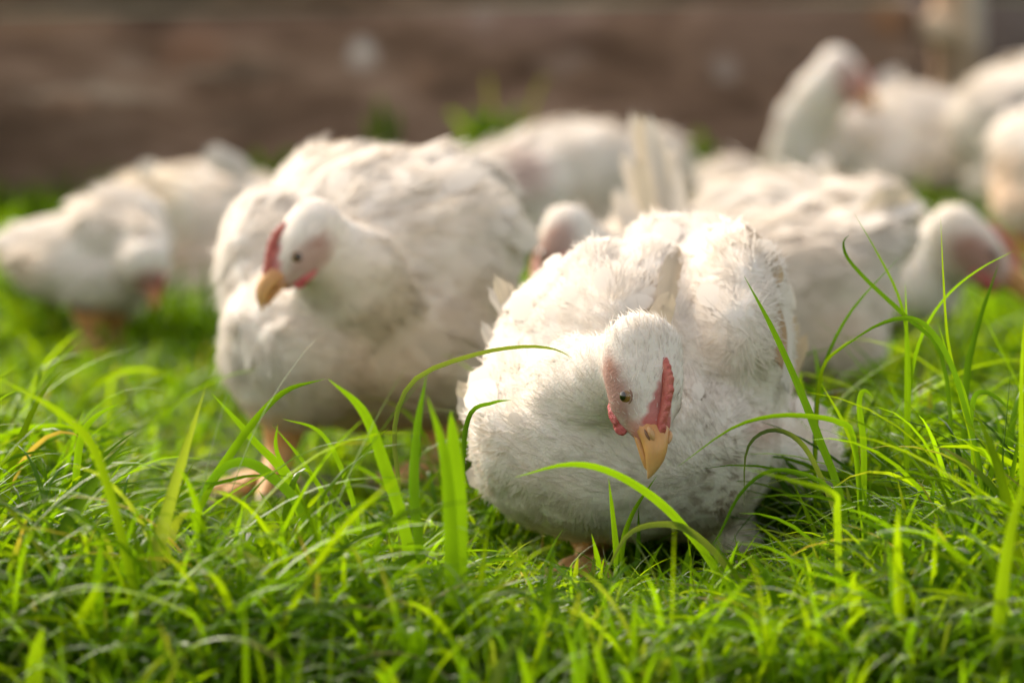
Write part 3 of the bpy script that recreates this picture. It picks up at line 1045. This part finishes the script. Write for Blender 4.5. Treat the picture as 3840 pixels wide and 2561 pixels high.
# 5 the hen behind the front one: tail up, head at its left
H5 = Head(2120, 945, 3.86, (-.42, -.48, -.77), (-.55, -.75, .3), .95, .8)
hen('half hidden white hen behind the bowed hen, pointed tail straight up, face pinkish', 3.95, 2330,
    [(2400, 1060, 3.98, 270, 240, .13), (2500, 950, 4.0, 140, 170, .09), (2460, 840, 4.02, 115, 120, .05), (2462, 730, 4.03, 62, 140, .03), (2385, 890, 3.98, 105, 110, .05)],
    [[(2300, 1040, 3.92, 150), (2220, 965, 3.90, 130), (2140, 940, 3.87, 112)]],
    H5, fwd=(-.6, -.4, -.7), voxel=.007, n_cards=1500, size=.03, lump=.007, seed=9, hairs=700, neck_zone=(.8, .35, .2),
    stains_and_shade=[(2010, 960, 75, (.38, .21, .16), .85, 0), (2480, 700, 110, (.76, .62, .42), .6, 0)],
    quills=[((2440, 760, 3.98), (2362, 405, 4.0), .012, (0, -1, .1), .04, W_MID, 'tail_feather'), ((2450, 780, 3.96), (2395, 412, 3.98), .016, (0, -1, .1), .03, CREAM, 'tail_feather'), ((2475, 780, 3.95), (2435, 420, 3.97), .019, (.2, -1, .1), .03, W_MID, 'tail_feather'),
            ((2500, 800, 3.95), (2470, 500, 3.97), .020, (.3, -1, .1), .03, (.79, .72, .62), 'tail_feather'), ((2420, 820, 3.96), (2330, 555, 3.98), .016, (-.2, -1, .1), .05, W_MID, 'tail_feather'), ((2540, 840, 3.95), (2520, 600, 3.97), .023, (.3, -1, .1), .03, W_MID, 'tail_feather'),
            ((2430, 820, 3.94), (2390, 590, 3.95), .020, (0, -1, .1), .03, CREAM, 'tail_feather'),
            ((2400, 860, 3.94), (2295, 700, 3.95), .020, (-.2, -1, .1), .05, W_MID), ((2400, 900, 3.93), (2288, 770, 3.94), .020, (-.2, -1, .1), .05, W_MID), ((2420, 920, 3.92), (2320, 820, 3.93), .024, (-.2, -1, .1), .05, W_MID)],
    legs=[leg_at(2300, 3.93, 1280), leg_at(2460, 3.97, 1280)])

# 6 the near hen on the right, tail to the right
hen('white hen right of the bowed hen, seen side on with fanned cream tail', 3.95, 3000,
    [(2960, 1090, 4.0, 400, 290, .13), (2930, 930, 4.04, 380, 150, .1), (3020, 1250, 3.96, 290, 200, .1), (3200, 960, 4.0, 190, 160, .07, -25), (3320, 860, 4.0, 90, 110, .04, -30)],
    [[(2700, 1100, 3.9, 160), (2600, 1200, 3.86, 120)]], None, fwd=(-1, -.1, -.1), voxel=.007, n_cards=2000, size=.034, lump=.008, seed=12,
    stains_and_shade=[(3000, 1100, 300, (.62, .5, .36), .45, 0), (3150, 1300, 150, TAN, .35, 0)],
    quills=[((3230, 960, 3.98), (3350, 690, 3.98), .040, (0, -1, .1), .05, CREAM, 'tail_feather'), ((3260, 960, 3.98), (3400, 690, 3.98), .042, (0, -1, .1), .05, CREAM, 'tail_feather'), ((3280, 980, 3.98), (3445, 740, 3.98), .042, (0, -1, .1), .05, (.78, .7, .54), 'tail_feather'), ((3290, 1000, 3.98), (3440, 830, 3.98), .04, (0, -1, .1), .05, CREAM, 'tail_feather')],
    legs=[leg_at(2960, 3.93, 1400), leg_at(3120, 3.97, 1400)])

# 7 the hen with the head at the right edge
H7 = Head(3640, 945, 4.26, (.82, -.22, -.50), (.25, -.95, .05), 1.12)
hen('white hen lowering its pinkish grey face near the right edge', 4.35, 3100,
    [(2960, 880, 4.48, 390, 245, .12), (3280, 900, 4.42, 230, 220, .1), (3440, 1060, 4.34, 170, 190, .08)],
    [[(3380, 960, 4.36, 155), (3490, 945, 4.32, 125), (3580, 935, 4.28, 112)]],
    H7, fwd=(1, -.15, -.15), voxel=.008, n_cards=1700, size=.034, lump=.007, seed=14, hairs=700, neck_zone=(-.95, .2, .1),
    stains_and_shade=[(3640, 970, 130, (.50, .31, .27), .55, -.6)],
    quills=[((3060, 640, 4.4), (3130, 600, 4.4), .03, (0, -1, .2), .1, W_MID)],
    legs=[leg_at(3330, 4.32, 1240), leg_at(3440, 4.36, 1240)])

# 8 the one whose back just shows
hen('white hen almost hidden, a low rounded back beside the upright tail', 5.75, 2760,
    [(2760, 740, 5.8, 170, 140, .11), (2800, 840, 5.78, 180, 110, .1)], [], None, fwd=(1, -.3, 0), voxel=.01, n_cards=600, size=.036, lump=.006, seed=15,
    legs=[leg_at(2720, 5.75, 870), leg_at(2820, 5.78, 870)])

# 9 back right, neck up and head turned back
H9 = Head(3165, 290, 6.12, (.70, -.40, -.60), (.45, -.85, .1), 1.0, .7)
hen('white hen by the wall, long neck raised and head turned back over its body', 6.2, 3250,
    [(3400, 540, 6.32, 320, 220, .13), (3170, 560, 6.26, 170, 170, .1), (3030, 600, 6.18, 130, 110, .07), (3330, 640, 6.25, 240, 120, .1)],
    [[(2985, 620, 6.18, 130), (3020, 490, 6.16, 122), (3075, 370, 6.14, 108), (3135, 295, 6.12, 92)]],
    H9, fwd=(-1, -.2, .1), voxel=.009, n_cards=1300, size=.038, lump=.007, seed=17, hairs=500, neck_zone=(-.5, .1, -.85),
    stains_and_shade=[(3190, 330, 70, (.42, .18, .13), .7, 0)],
    quills=[((3280, 330, 6.25), (3390, 262, 6.25), .03, (0, -1, .2), .1, (.6, .57, .55))],
    legs=[leg_at(3200, 6.18, 720), leg_at(3380, 6.24, 720)])

# 10 the tall one cut by the right edge
hen('tall humped white hen cut off by the right edge, highest in the picture', 5.95, 3900,
    [(3930, 500, 6.05, 330, 300, .14), (3760, 470, 6.02, 200, 190, .1), (3880, 680, 6.0, 260, 150, .1)], [], None, fwd=(1, -.2, 0), voxel=.009, n_cards=1100, size=.038, lump=.007, seed=18,
    stains_and_shade=[(3800, 425, 60, (.55, .33, .27), .5, 0), (3650, 560, 150, CREAM, .5, 0)],
    legs=[leg_at(3860, 5.93, 770), leg_at(4000, 5.97, 770)])

# 11 the lower one at the right edge
hen('tan stained white hen low at the right edge above the pinkish headed hen', 5.2, 3900,
    [(3920, 640, 5.28, 210, 240, .12), (3890, 770, 5.24, 170, 150, .09), (3820, 560, 5.28, 100, 130, .08)], [], None, fwd=(-.3, -1, 0), voxel=.009, n_cards=900, size=.036, lump=.007, seed=19,
    stains_and_shade=[(3780, 780, 170, (.66, .42, .22), .75, -.2), (3740, 640, 120, (.7, .5, .34), .5, 0)],
    legs=[leg_at(3840, 5.18, 900), leg_at(3960, 5.2, 900)])

# ------------------------------------------------------------------ grass
FOOT = [(at(2390, 2200, 3.08)[0], 3.10, .13, .15), (at(1350, 1900, 3.55)[0], 3.58, .14, .14), (at(720, 1200, 4.7)[0], 4.75, .15, .12), (at(2180, 1000, 5.3)[0], 5.34, .15, .12),
        (at(2400, 1500, 3.97)[0], 3.97, .09, .12), (at(3000, 1500, 3.95)[0], 3.98, .12, .12), (at(3150, 1300, 4.4)[0], 4.42, .18, .11), (at(3300, 800, 6.25)[0], 6.27, .17, .12),
        (at(3900, 800, 6)[0], 6.02, .15, .12), (at(3900, 900, 5.2)[0], 5.25, .1, .1), (at(2770, 900, 5.78)[0], 5.79, .09, .1)]

def grass_cols(n, r):
    pal = np.array([(0.100, 0.205, 0.006), (0.072, 0.160, 0.006), (0.140, 0.245, 0.006), (0.052, 0.118, 0.014), (0.108, 0.160, 0.030)])
    c = pal[r.choice(5, n, p=[.34, .26, .22, .10, .08])] * np.exp(r.normal(0, .15, (n, 1)))
    dry = r.random(n) < .007
    c[dry] = np.array([.25, .215, .11])
    return c

def blades(base, az, th0, curv, L, W, K_, col, r, twist):
    """ribbons with a crease: integrate the bend along each blade"""
    n = len(base)
    t = np.linspace(0, 1, K_ + 1)
    pos = base.copy()
    V, C = [], []
    hx, hy = np.cos(az), np.sin(az)
    side0 = np.stack([-hy, hx, np.zeros(n)], -1)
    droop = r.normal(0, .3, n)
    dry_tip = (r.random(n) < .06) * r.random(n)
    for i, s in enumerate(t):
        th = th0 + curv * s ** 1.5 * (1 + .2 * droop)
        a2 = az + twist * s * .6
        d = np.stack([np.cos(a2) * np.sin(th), np.sin(a2) * np.sin(th), np.cos(th)], -1)
        nrm = np.stack([-np.cos(a2) * np.cos(th), -np.sin(a2) * np.cos(th), np.sin(th)], -1)
        tw = twist * (1.2 * s)
        sd = np.stack([-np.sin(a2), np.cos(a2), np.zeros(n)], -1)
        sd = sd * np.cos(tw)[:, None] + nrm * np.sin(tw)[:, None]
        up = np.cross(sd, d)
        w = W * (np.interp(s, [0, .15, .45, .75, 1.0], [.55, .9, 1.0, .72, .03]))
        V.append(pos - sd * (w * .5)[:, None])
        V.append(pos - up * (w * .16)[:, None])
        V.append(pos + sd * (w * .5)[:, None])
        cc = col * np.interp(s, [0, .3, 1], [.92, 1, 1.05])
        k_ = (dry_tip * np.clip((s - .68) / .2, 0, 1))[:, None]
        cc = cc * (1 - k_) + np.array([.20, .175, .07]) * k_
        C += [cc, cc * 1.10, cc * .95]
        pos = pos + d * (L / K_)[:, None]
        pos[:, 2] = np.maximum(pos[:, 2], .004)
    V, C = np.stack(V, 1), np.stack(C, 1)
    m = (K_ + 1) * 3
    q = []
    for i in range(K_):
        for c in range(2):
            a = i * 3 + c
            q.append((a, a + 1, a + 4, a + 3))
    Fc = (np.arange(n)[:, None, None] * m + np.array(q)[None]).reshape(-1, 4)
    return V.reshape(-1, 3), Fc, C.reshape(-1, 3)

def scatter_grass(name, y0, y1, n, K_, Lm, Wm, r, dens_pow=1.0, tuft=8, margin=.35, arch=False):
    nt_ = n // tuft
    Y = y0 + (y1 - y0) * r.random(nt_ * 3) ** dens_pow
    hw = .1335 * Y + margin
    X = r.uniform(-1, 1, len(Y)) * hw
    keep = r.random(len(Y)) < hw / hw.max()
    X, Y = X[keep][:nt_], Y[keep][:nt_]
    nt_ = len(X)
    n = nt_ * tuft
    tx, ty = np.repeat(X, tuft), np.repeat(Y, tuft)
    dirn = r.uniform(0, 2 * math.pi, n)
    rad = np.abs(r.normal(0, .010, n))
    bx, by = tx + np.cos(dirn) * rad, ty + np.sin(dirn) * rad
    keep = by < np.array([wall_y(x) for x in bx]) - .02
    bx, by, dirn, tx, ty = bx[keep], by[keep], dirn[keep], tx[keep], ty[keep]
    n = len(bx)
    patch = np.array([mnoise.noise(Vector((a * 3.1, b * 3.1, 4.2))) for a, b in zip(tx, ty)])
    L = Lm * np.minimum(np.exp(r.normal(0, .30, n)) * (1 + .45 * patch), 1.45)
    # cropped lower in front of the two nearest hens
    low = np.exp(-(((bx - .085) / .13) ** 4)) * (by < 3.1) * (by > 2.56) * .45 + np.exp(-(((bx + .20) / .15) ** 4)) * (by < 3.6) * (by > 2.72) * .74
    low = low + .45 * (bx < -.17) * (by > 3.6) * (by < 4.5)
    L = L * (1 - np.clip(low, 0, .76))
    inside = np.zeros(n)
    for (fx, fy, ax, ay) in FOOT:
        d = ((bx - fx) / (ax * .85)) ** 2 + ((by - fy) / (ay * .85)) ** 2
        inside = np.maximum(inside, (d < 1) * 1.0)
        # trodden, a little shorter right round each hen
        L = L * np.where((d >= 1) & (d < 2.0), .80, 1.0)
    # the front hen has grazed the blades round her head
    gz = (by < 3.08) & (np.abs(bx - .085) < .16)
    L = np.where(gz, np.minimum(L, np.maximum((8000 / by - 437 - 1940) / (14400 / by), .02)), L)
    L = np.where((by < 2.95) & (np.abs(bx - .10) < .235), np.minimum(L, np.maximum((8000 / by - 437 - 1680) / (14400 / by), .02)), L)
    L = np.where((by > 2.84) & (by < 3.12) & (np.abs(bx - .085) < .125), np.minimum(L, .030), L)
    L = np.where(inside > 0, np.minimum(L, .030), L)
    W = Wm * np.exp(r.normal(0, .28, n)) * np.clip(L / Lm, .5, 1.3) ** .4
    az = dirn + r.normal(0, .7, n)
    th0 = np.abs(r.normal(.22, .18, n))
    curv = np.abs(r.normal(1.1, .65, n))
    flop = r.random(n) < .18
    curv[flop] += 1.0
    if arch:
        th0 = np.abs(r.normal(.55, .25, n))
        curv = r.normal(1.65, .5, n)
    V, F_, C = blades(np.stack([bx, by, np.zeros(n) - .003], -1), az, th0, curv, L, W, K_, grass_cols(n, r), r, r.normal(0, .6, n))
    tag(mesh_np(name, V, F_, M_GRASS, col=C), {True: 'long arching grass blades in the foreground', False: 'dense fresh green grass'}[arch], kind='stuff')

g = np.random.default_rng(4)
scatter_grass('grass', 2.50, 3.30, 8500, 9, .098, .0050, g, 1.0, 7, .25)
scatter_grass('grass', 3.15, 4.60, 12000, 6, .068, .0050, g, 1.0, 8, .30)
scatter_grass('grass', 4.40, 7.30, 15000, 5, .080, .0058, g, 1.0, 8, .40)
scatter_grass('grass', 1.70, 7.60, 12000, 3, .050, .0045, g, 1.0, 8, 1.6)
scatter_grass('grass', 2.36, 2.56, 1400, 8, .070, .0042, g, 1.0, 6, .25)
scatter_grass('grass', 2.10, 7.30, 20000, 3, .030, .0034, g, 1.3, 8, .30)     # fine undergrowth
scatter_grass('grass', 2.50, 2.86, 2600, 11, .150, .0036, g, 1.0, 4, .25, True)
scatter_grass('grass', 2.52, 3.25, 5200, 11, .170, .0056, g, 1.0, 4, .25, True)
scatter_grass('grass', 2.50, 3.3, 4500, 11, .185, .0032, g, 1.0, 4, .25, True)
scatter_grass('grass', 3.15, 5.0, 3000, 8, .120, .0050, g, 1.0, 4, .25, True)
print('grass done')

# ---- the blades and tufts that stand out against the hens: each tuft a thing, each blade a part
def hero_blade(pts, Y, width_px, col, base, root, Yt=None, seg=22, ground=True, twist=0.0, tilt=.35):
    Yt = Y if Yt is None else Yt
    n = len(pts)
    P = [at(p[0], p[1], Y + (Yt - Y) * i / (n - 1)) for i, p in enumerate(pts)]
    if ground and P[0][2] > .02:
        P.insert(0, np.array([P[0][0] + (P[0][0] - P[1][0]) * .25, P[0][1] + .004, -.003]))
    C3 = catmull(P, seg)
    t = np.linspace(0, 1, seg)
    tang = unit(np.gradient(C3, axis=0))
    V, C = [], []
    w = np.interp(t, [0, .12, .45, .78, 1], [.5, .85, 1, .66, .02]) * width_px * .84 / ppm(Y)
    for i in range(seg):
        view = np.array([0, -1, .12])
        sd = unit(np.cross(tang[i], view))
        nn = unit(np.cross(sd, tang[i]))
        a = tilt + twist * t[i]
        s2 = sd * math.cos(a) + nn * math.sin(a)
        up = np.cross(s2, tang[i])
        V += [C3[i] - s2 * w[i] * .5, C3[i] - up * w[i] * .13, C3[i] + s2 * w[i] * .5]
        cc = np.array(col) * (.9 + .12 * t[i])
        C += [cc, cc * .9, cc]
    q = [(i * 3 + c, i * 3 + c + 1, i * 3 + c + 4, i * 3 + c + 3) for i in range(seg - 1) for c in range(2)]
    return mesh_np('blade', V, q, M_GRASS, base, root, col=np.array(C))

G1, G2, G3, G4 = (0.105, 0.225, 0.010), (0.060, 0.145, 0.012), (0.140, 0.255, 0.010), (0.080, 0.125, 0.045)
def tuft(label, px, Y, bl):
    b = at(px, ground_py(Y), Y)
    base = np.array([b[0], Y, 0.0])
    root = empty('grass_tuft', base)
    tag(root, label, 'grass tuft', 'tall grass tufts standing out against the hens')
    for x in bl:
        pts, dY, w, c = x[:4]
        hero_blade(pts, Y + dY, w, c, base, root, Yt=Y + (x[4] if len(x) > 4 else dY), twist=random.uniform(-.7, .7), tilt=random.uniform(-.5, .5))

tuft('tallest grass tuft, its thin upright blade crossing in front of the pinkish faced hen', 3770, 2.82,
     [([(3775, 2380), (3720, 2050), (3650, 1680), (3600, 1480), (3555, 1280), (3538, 1050), (3527, 812)], 0, 21, G3, .02),
      ([(3690, 1850), (3610, 1500), (3550, 1330), (3470, 1220), (3390, 1193), (3270, 1230), (3105, 1345)], 0, 28, G2, -.03),
      ([(3680, 1800), (3640, 1650), (3650, 1500), (3690, 1470), (3750, 1500), (3805, 1565)], .02, 26, G2, .0), ([(3640, 1600), (3560, 1350), (3515, 1205)], .01, 14, G1)])
tuft('crossing thin grass blades in front of the cream tail and breast at right', 3400, 2.92,
     [([(3385, 2300), (3395, 1900), (3410, 1500), (3400, 1250), (3365, 1100), (3290, 950), (3200, 795)], 0, 19, G1, .05),
      ([(3395, 2250), (3400, 1700), (3420, 1400), (3470, 1230), (3560, 1100), (3680, 1005), (3810, 938)], .03, 22, G1, .05),
      ([(3560, 2200), (3570, 1700), (3530, 1330), (3400, 1190), (3260, 1060), (3180, 970), (3163, 910), (3185, 880)], .01, 21, G2, .06),
      ([(3390, 2300), (3400, 1650), (3400, 1300), (3395, 1060)], .04, 30, G1), ([(3620, 2200), (3620, 1500), (3660, 1250), (3745, 990)], .12, 36, G2)])
tuft('thin dark stem right of the bowed hen, its top blade leaning right', 3060, 2.97,
     [([(3060, 2250), (3055, 1800), (3060, 1540), (3090, 1370), (3190, 1170), (3372, 965)], 0, 20, G2, .04), ([(3060, 1700), (3080, 1400), (3160, 1300), (3230, 1265)], .0, 18, G3)])
tuft('broad dark blade leaning left across the flank of the bowed hen', 3200, 2.84,
     [([(3205, 2350), (3160, 1900), (3070, 1640), (2990, 1440), (2890, 1220), (2790, 1035)], 0, 38, G2, .03), ([(3150, 2000), (3060, 1750), (2980, 1640), (2880, 1615), (2800, 1690), (2790, 1900)], 0, 30, G4, -.02)])
tuft('jointed grass stem with a long blade arching left towards the beak', 3225, 2.80,
     [([(3228, 2400), (3228, 2000), (3215, 1740), (3160, 1580), (3078, 1436)], 0, 24, G3), ([(3228, 1950), (3200, 1640), (3150, 1585), (3050, 1562), (2900, 1560), (2740, 1608), (2538, 1752)], 0, 27, G1, -.04),
      ([(3232, 2100), (3240, 1700), (3222, 1520), (3240, 1465), (3275, 1490)], .01, 30, G1), ([(3228, 1990), (3110, 1830), (2990, 1770), (2870, 1772), (2770, 1860), (2700, 2000), (2650, 2070)], 0, 22, G2, -.05),
      ([(3150, 2380), (3140, 1950), (3125, 1850), (2980, 1805), (2760, 1745)], -.15, 40, G3, -.22)])
tuft('broad bright blade arching left beneath the yellow beak', 2740, 2.78,
     [([(2790, 2440), (2690, 2150), (2560, 1970), (2430, 1850), (2270, 1762), (2120, 1742), (1930, 1790)], 0, 40, G1, -.08), ([(2860, 2430), (2740, 2150), (2600, 2000), (2480, 1965), (2350, 2010), (2250, 2200)], -.02, 34, G4, -.05)])
tuft('forked pair of upright blades standing in front of the breast', 2320, 2.84,
     [([(2310, 2360), (2312, 2100), (2300, 1950), (2282, 1790)], 0, 30, G1), ([(2322, 2360), (2330, 2080), (2370, 1930), (2465, 1780)], 0, 28, G1), ([(2350, 2360), (2390, 2100), (2395, 1900)], .06, 26, G2)])
tuft('cluster of wide blurred blades between the two nearest hens', 1660, 2.70,
     [([(1700, 2500), (1690, 2000), (1665, 1700), (1600, 1480)], -.15, 75, G1), ([(1720, 2500), (1720, 1900), (1700, 1650), (1690, 1540)], -.12, 80, G1), ([(1620, 2480), (1520, 2000), (1440, 1740), (1360, 1540), (1230, 1420)], .0, 60, G1), ([(1640, 2480), (1560, 1950), (1560, 1650), (1600, 1400)], -.05, 50, G2),
      ([(1500, 2480), (1500, 1900), (1480, 1600), (1560, 1420), (1780, 1330), (1960, 1300), (2080, 1310), (2150, 1345)], .05, 24, G4, .22), ([(1700, 2400), (1730, 1800), (1760, 1560), (1850, 1510), (1920, 1500)], .08, 24, G2, .2)])
tuft('pair of long crossing blades before the orange leg of the second hen', 1050, 2.78,
     [([(640, 2420), (730, 1950), (880, 1680), (1050, 1480), (1220, 1420)], 0, 42, G1), ([(1240, 2420), (1100, 1850), (950, 1650), (790, 1470)], .02, 40, G1), ([(1300, 2420), (1150, 1950), (1010, 1780), (900, 1730), (800, 1790), (700, 1930)], -.04, 50, G2),
      ([(1180, 2420), (1130, 1900), (1040, 1700), (1040, 1590)], .1, 26, G1), ([(1400, 2420), (1260, 1960), (1150, 1750), (1020, 1590)], .08, 34, G1), ([(1420, 2420), (1350, 2000), (1290, 1780), (1200, 1620), (1060, 1570)], .14, 26, G1)])
tuft('single bent blade with a kinked tip at the left, before the stretched hen', 300, 2.90,
     [([(270, 2300), (280, 1900), (300, 1660), (350, 1570), (445, 1513)], 0, 36, G1), ([(520, 2300), (380, 1750), (240, 1560), (-20, 1410)], -.35, 60, G3)])
tuft('wide blurred upright blades at the lower right corner', 3760, 2.48,
     [([(3700, 2900), (3740, 2400), (3780, 2050), (3850, 1750)], 0, 65, G3), ([(3760, 2900), (3850, 2300), (3990, 1900)], .02, 60, G1), ([(3850, 2700), (3835, 1900), (3830, 1450), (3850, 1080)], .25, 30, G3), ([(3600, 2800), (3570, 2350), (3480, 2200), (3300, 2180)], .1, 40, G2)])
tuft('loose arching blades low in the left foreground', 700, 2.62,
     [([(1120, 2600), (1060, 2250), (960, 2110), (850, 2070), (720, 2090), (580, 2150)], 0, 45, G4), ([(700, 2700), (690, 2300), (720, 2180), (860, 2130), (1060, 2160), (1200, 2230)], .04, 36, G4), ([(350, 2640), (470, 2330), (620, 2150), (800, 2040), (960, 2060), (1080, 2190)], .06, 36, G1), ([(120, 2800), (130, 2500), (160, 2350)], -.2, 80, G3)])
tuft('flopped silvery blades sweeping along the lower left edge', 100, 2.66,
     [([(760, 2600), (600, 2270), (420, 2240), (200, 2280), (-40, 2360)], 0, 34, G4), ([(760, 2600), (560, 2230), (380, 2225), (180, 2270), (-60, 2320)], .04, 26, G4), ([(60, 2700), (120, 2480), (280, 2390), (420, 2420)], -.05, 36, G4)])
# far clumps, by the wall
def far_tuft(label, px, Y, spec):
    b = at(px, ground_py(Y), Y)
    base = np.array([b[0], Y, 0.0])
    root = empty('grass_tuft', base)
    tag(root, label, 'grass tuft', 'grass tufts growing at the foot of the wall')
    gy = ground_py(Y)
    for (dx, top, tx, w, c) in spec:
        hero_blade([(px + dx, gy + 5), (px + dx + (tx - dx) * .3, gy + (top - gy) * .5), (px + tx * .8, top + 20), (px + tx, top)], Y, w, c, base, root, seg=10)
rr = random.Random(3)
for (lab, px, Y, top, n, sp) in (('leafy grass tuft before the wall, between the two rear left hens', 1010, 6.2, 560, 16, 130), ('tall grass tuft with two pale seed stalks before the wall', 1840, 6.3, 400, 26, 160),
                                 ('narrow grass tuft at the wall above the second hen', 1440, 6.4, 400, 14, 70), ('small grass tuft at the wall right of the upright tail', 2640, 6.5, 490, 14, 75),
                                 ('sparse grass tuft against the wall at the left edge', 60, 6.0, 680, 12, 110), ('curled grass tuft behind the stretched hen, near the left edge', 215, 5.6, 740, 7, 40)):
    spec = [(rr.uniform(-sp, sp) * .5, top + rr.uniform(0, 160), rr.uniform(-sp, sp), rr.uniform(26, 44), rr.choice((G1, G2, G3))) for _ in range(n)]
    if 'seed stalks' in lab:
        spec += [(20, 300, -10, 26, (.16, .19, .08)), (60, 300, 230, 26, (.16, .19, .08)), (30, 420, 60, 24, G1)]
    if 'narrow' in lab:
        spec += [(0, 370, -20, 34, G1), (20, 420, 50, 30, G1)]
    far_tuft(lab, px, Y, spec)

# ---- loose white feathers in the grass
def loose_feather(label, px, py, Y, d, w):
    a = at(px, py, Y)
    b = a + np.array(d)
    o = quill(a, b, w, (0, -.7, .7), .15, W_MID, a, None, 'loose_feather')
    tag(o, label, 'feather', 'small white feathers lying in the grass')
loose_feather('small white feather lying in the grass at right, below the jointed stem', 3330, 1990, 3.0, (.006, -.004, .014), .012)
loose_feather('tiny white feather in the grass below the orange leg', 935, 2010, 2.95, (.003, .0, -.016), .007)
loose_feather('white feather scrap caught in the far left grass by the bent blade', 235, 1850, 3.3, (.01, 0, .012), .012)
print('tris', sum(len(m.polygons) for m in bpy.data.meshes) * 2)
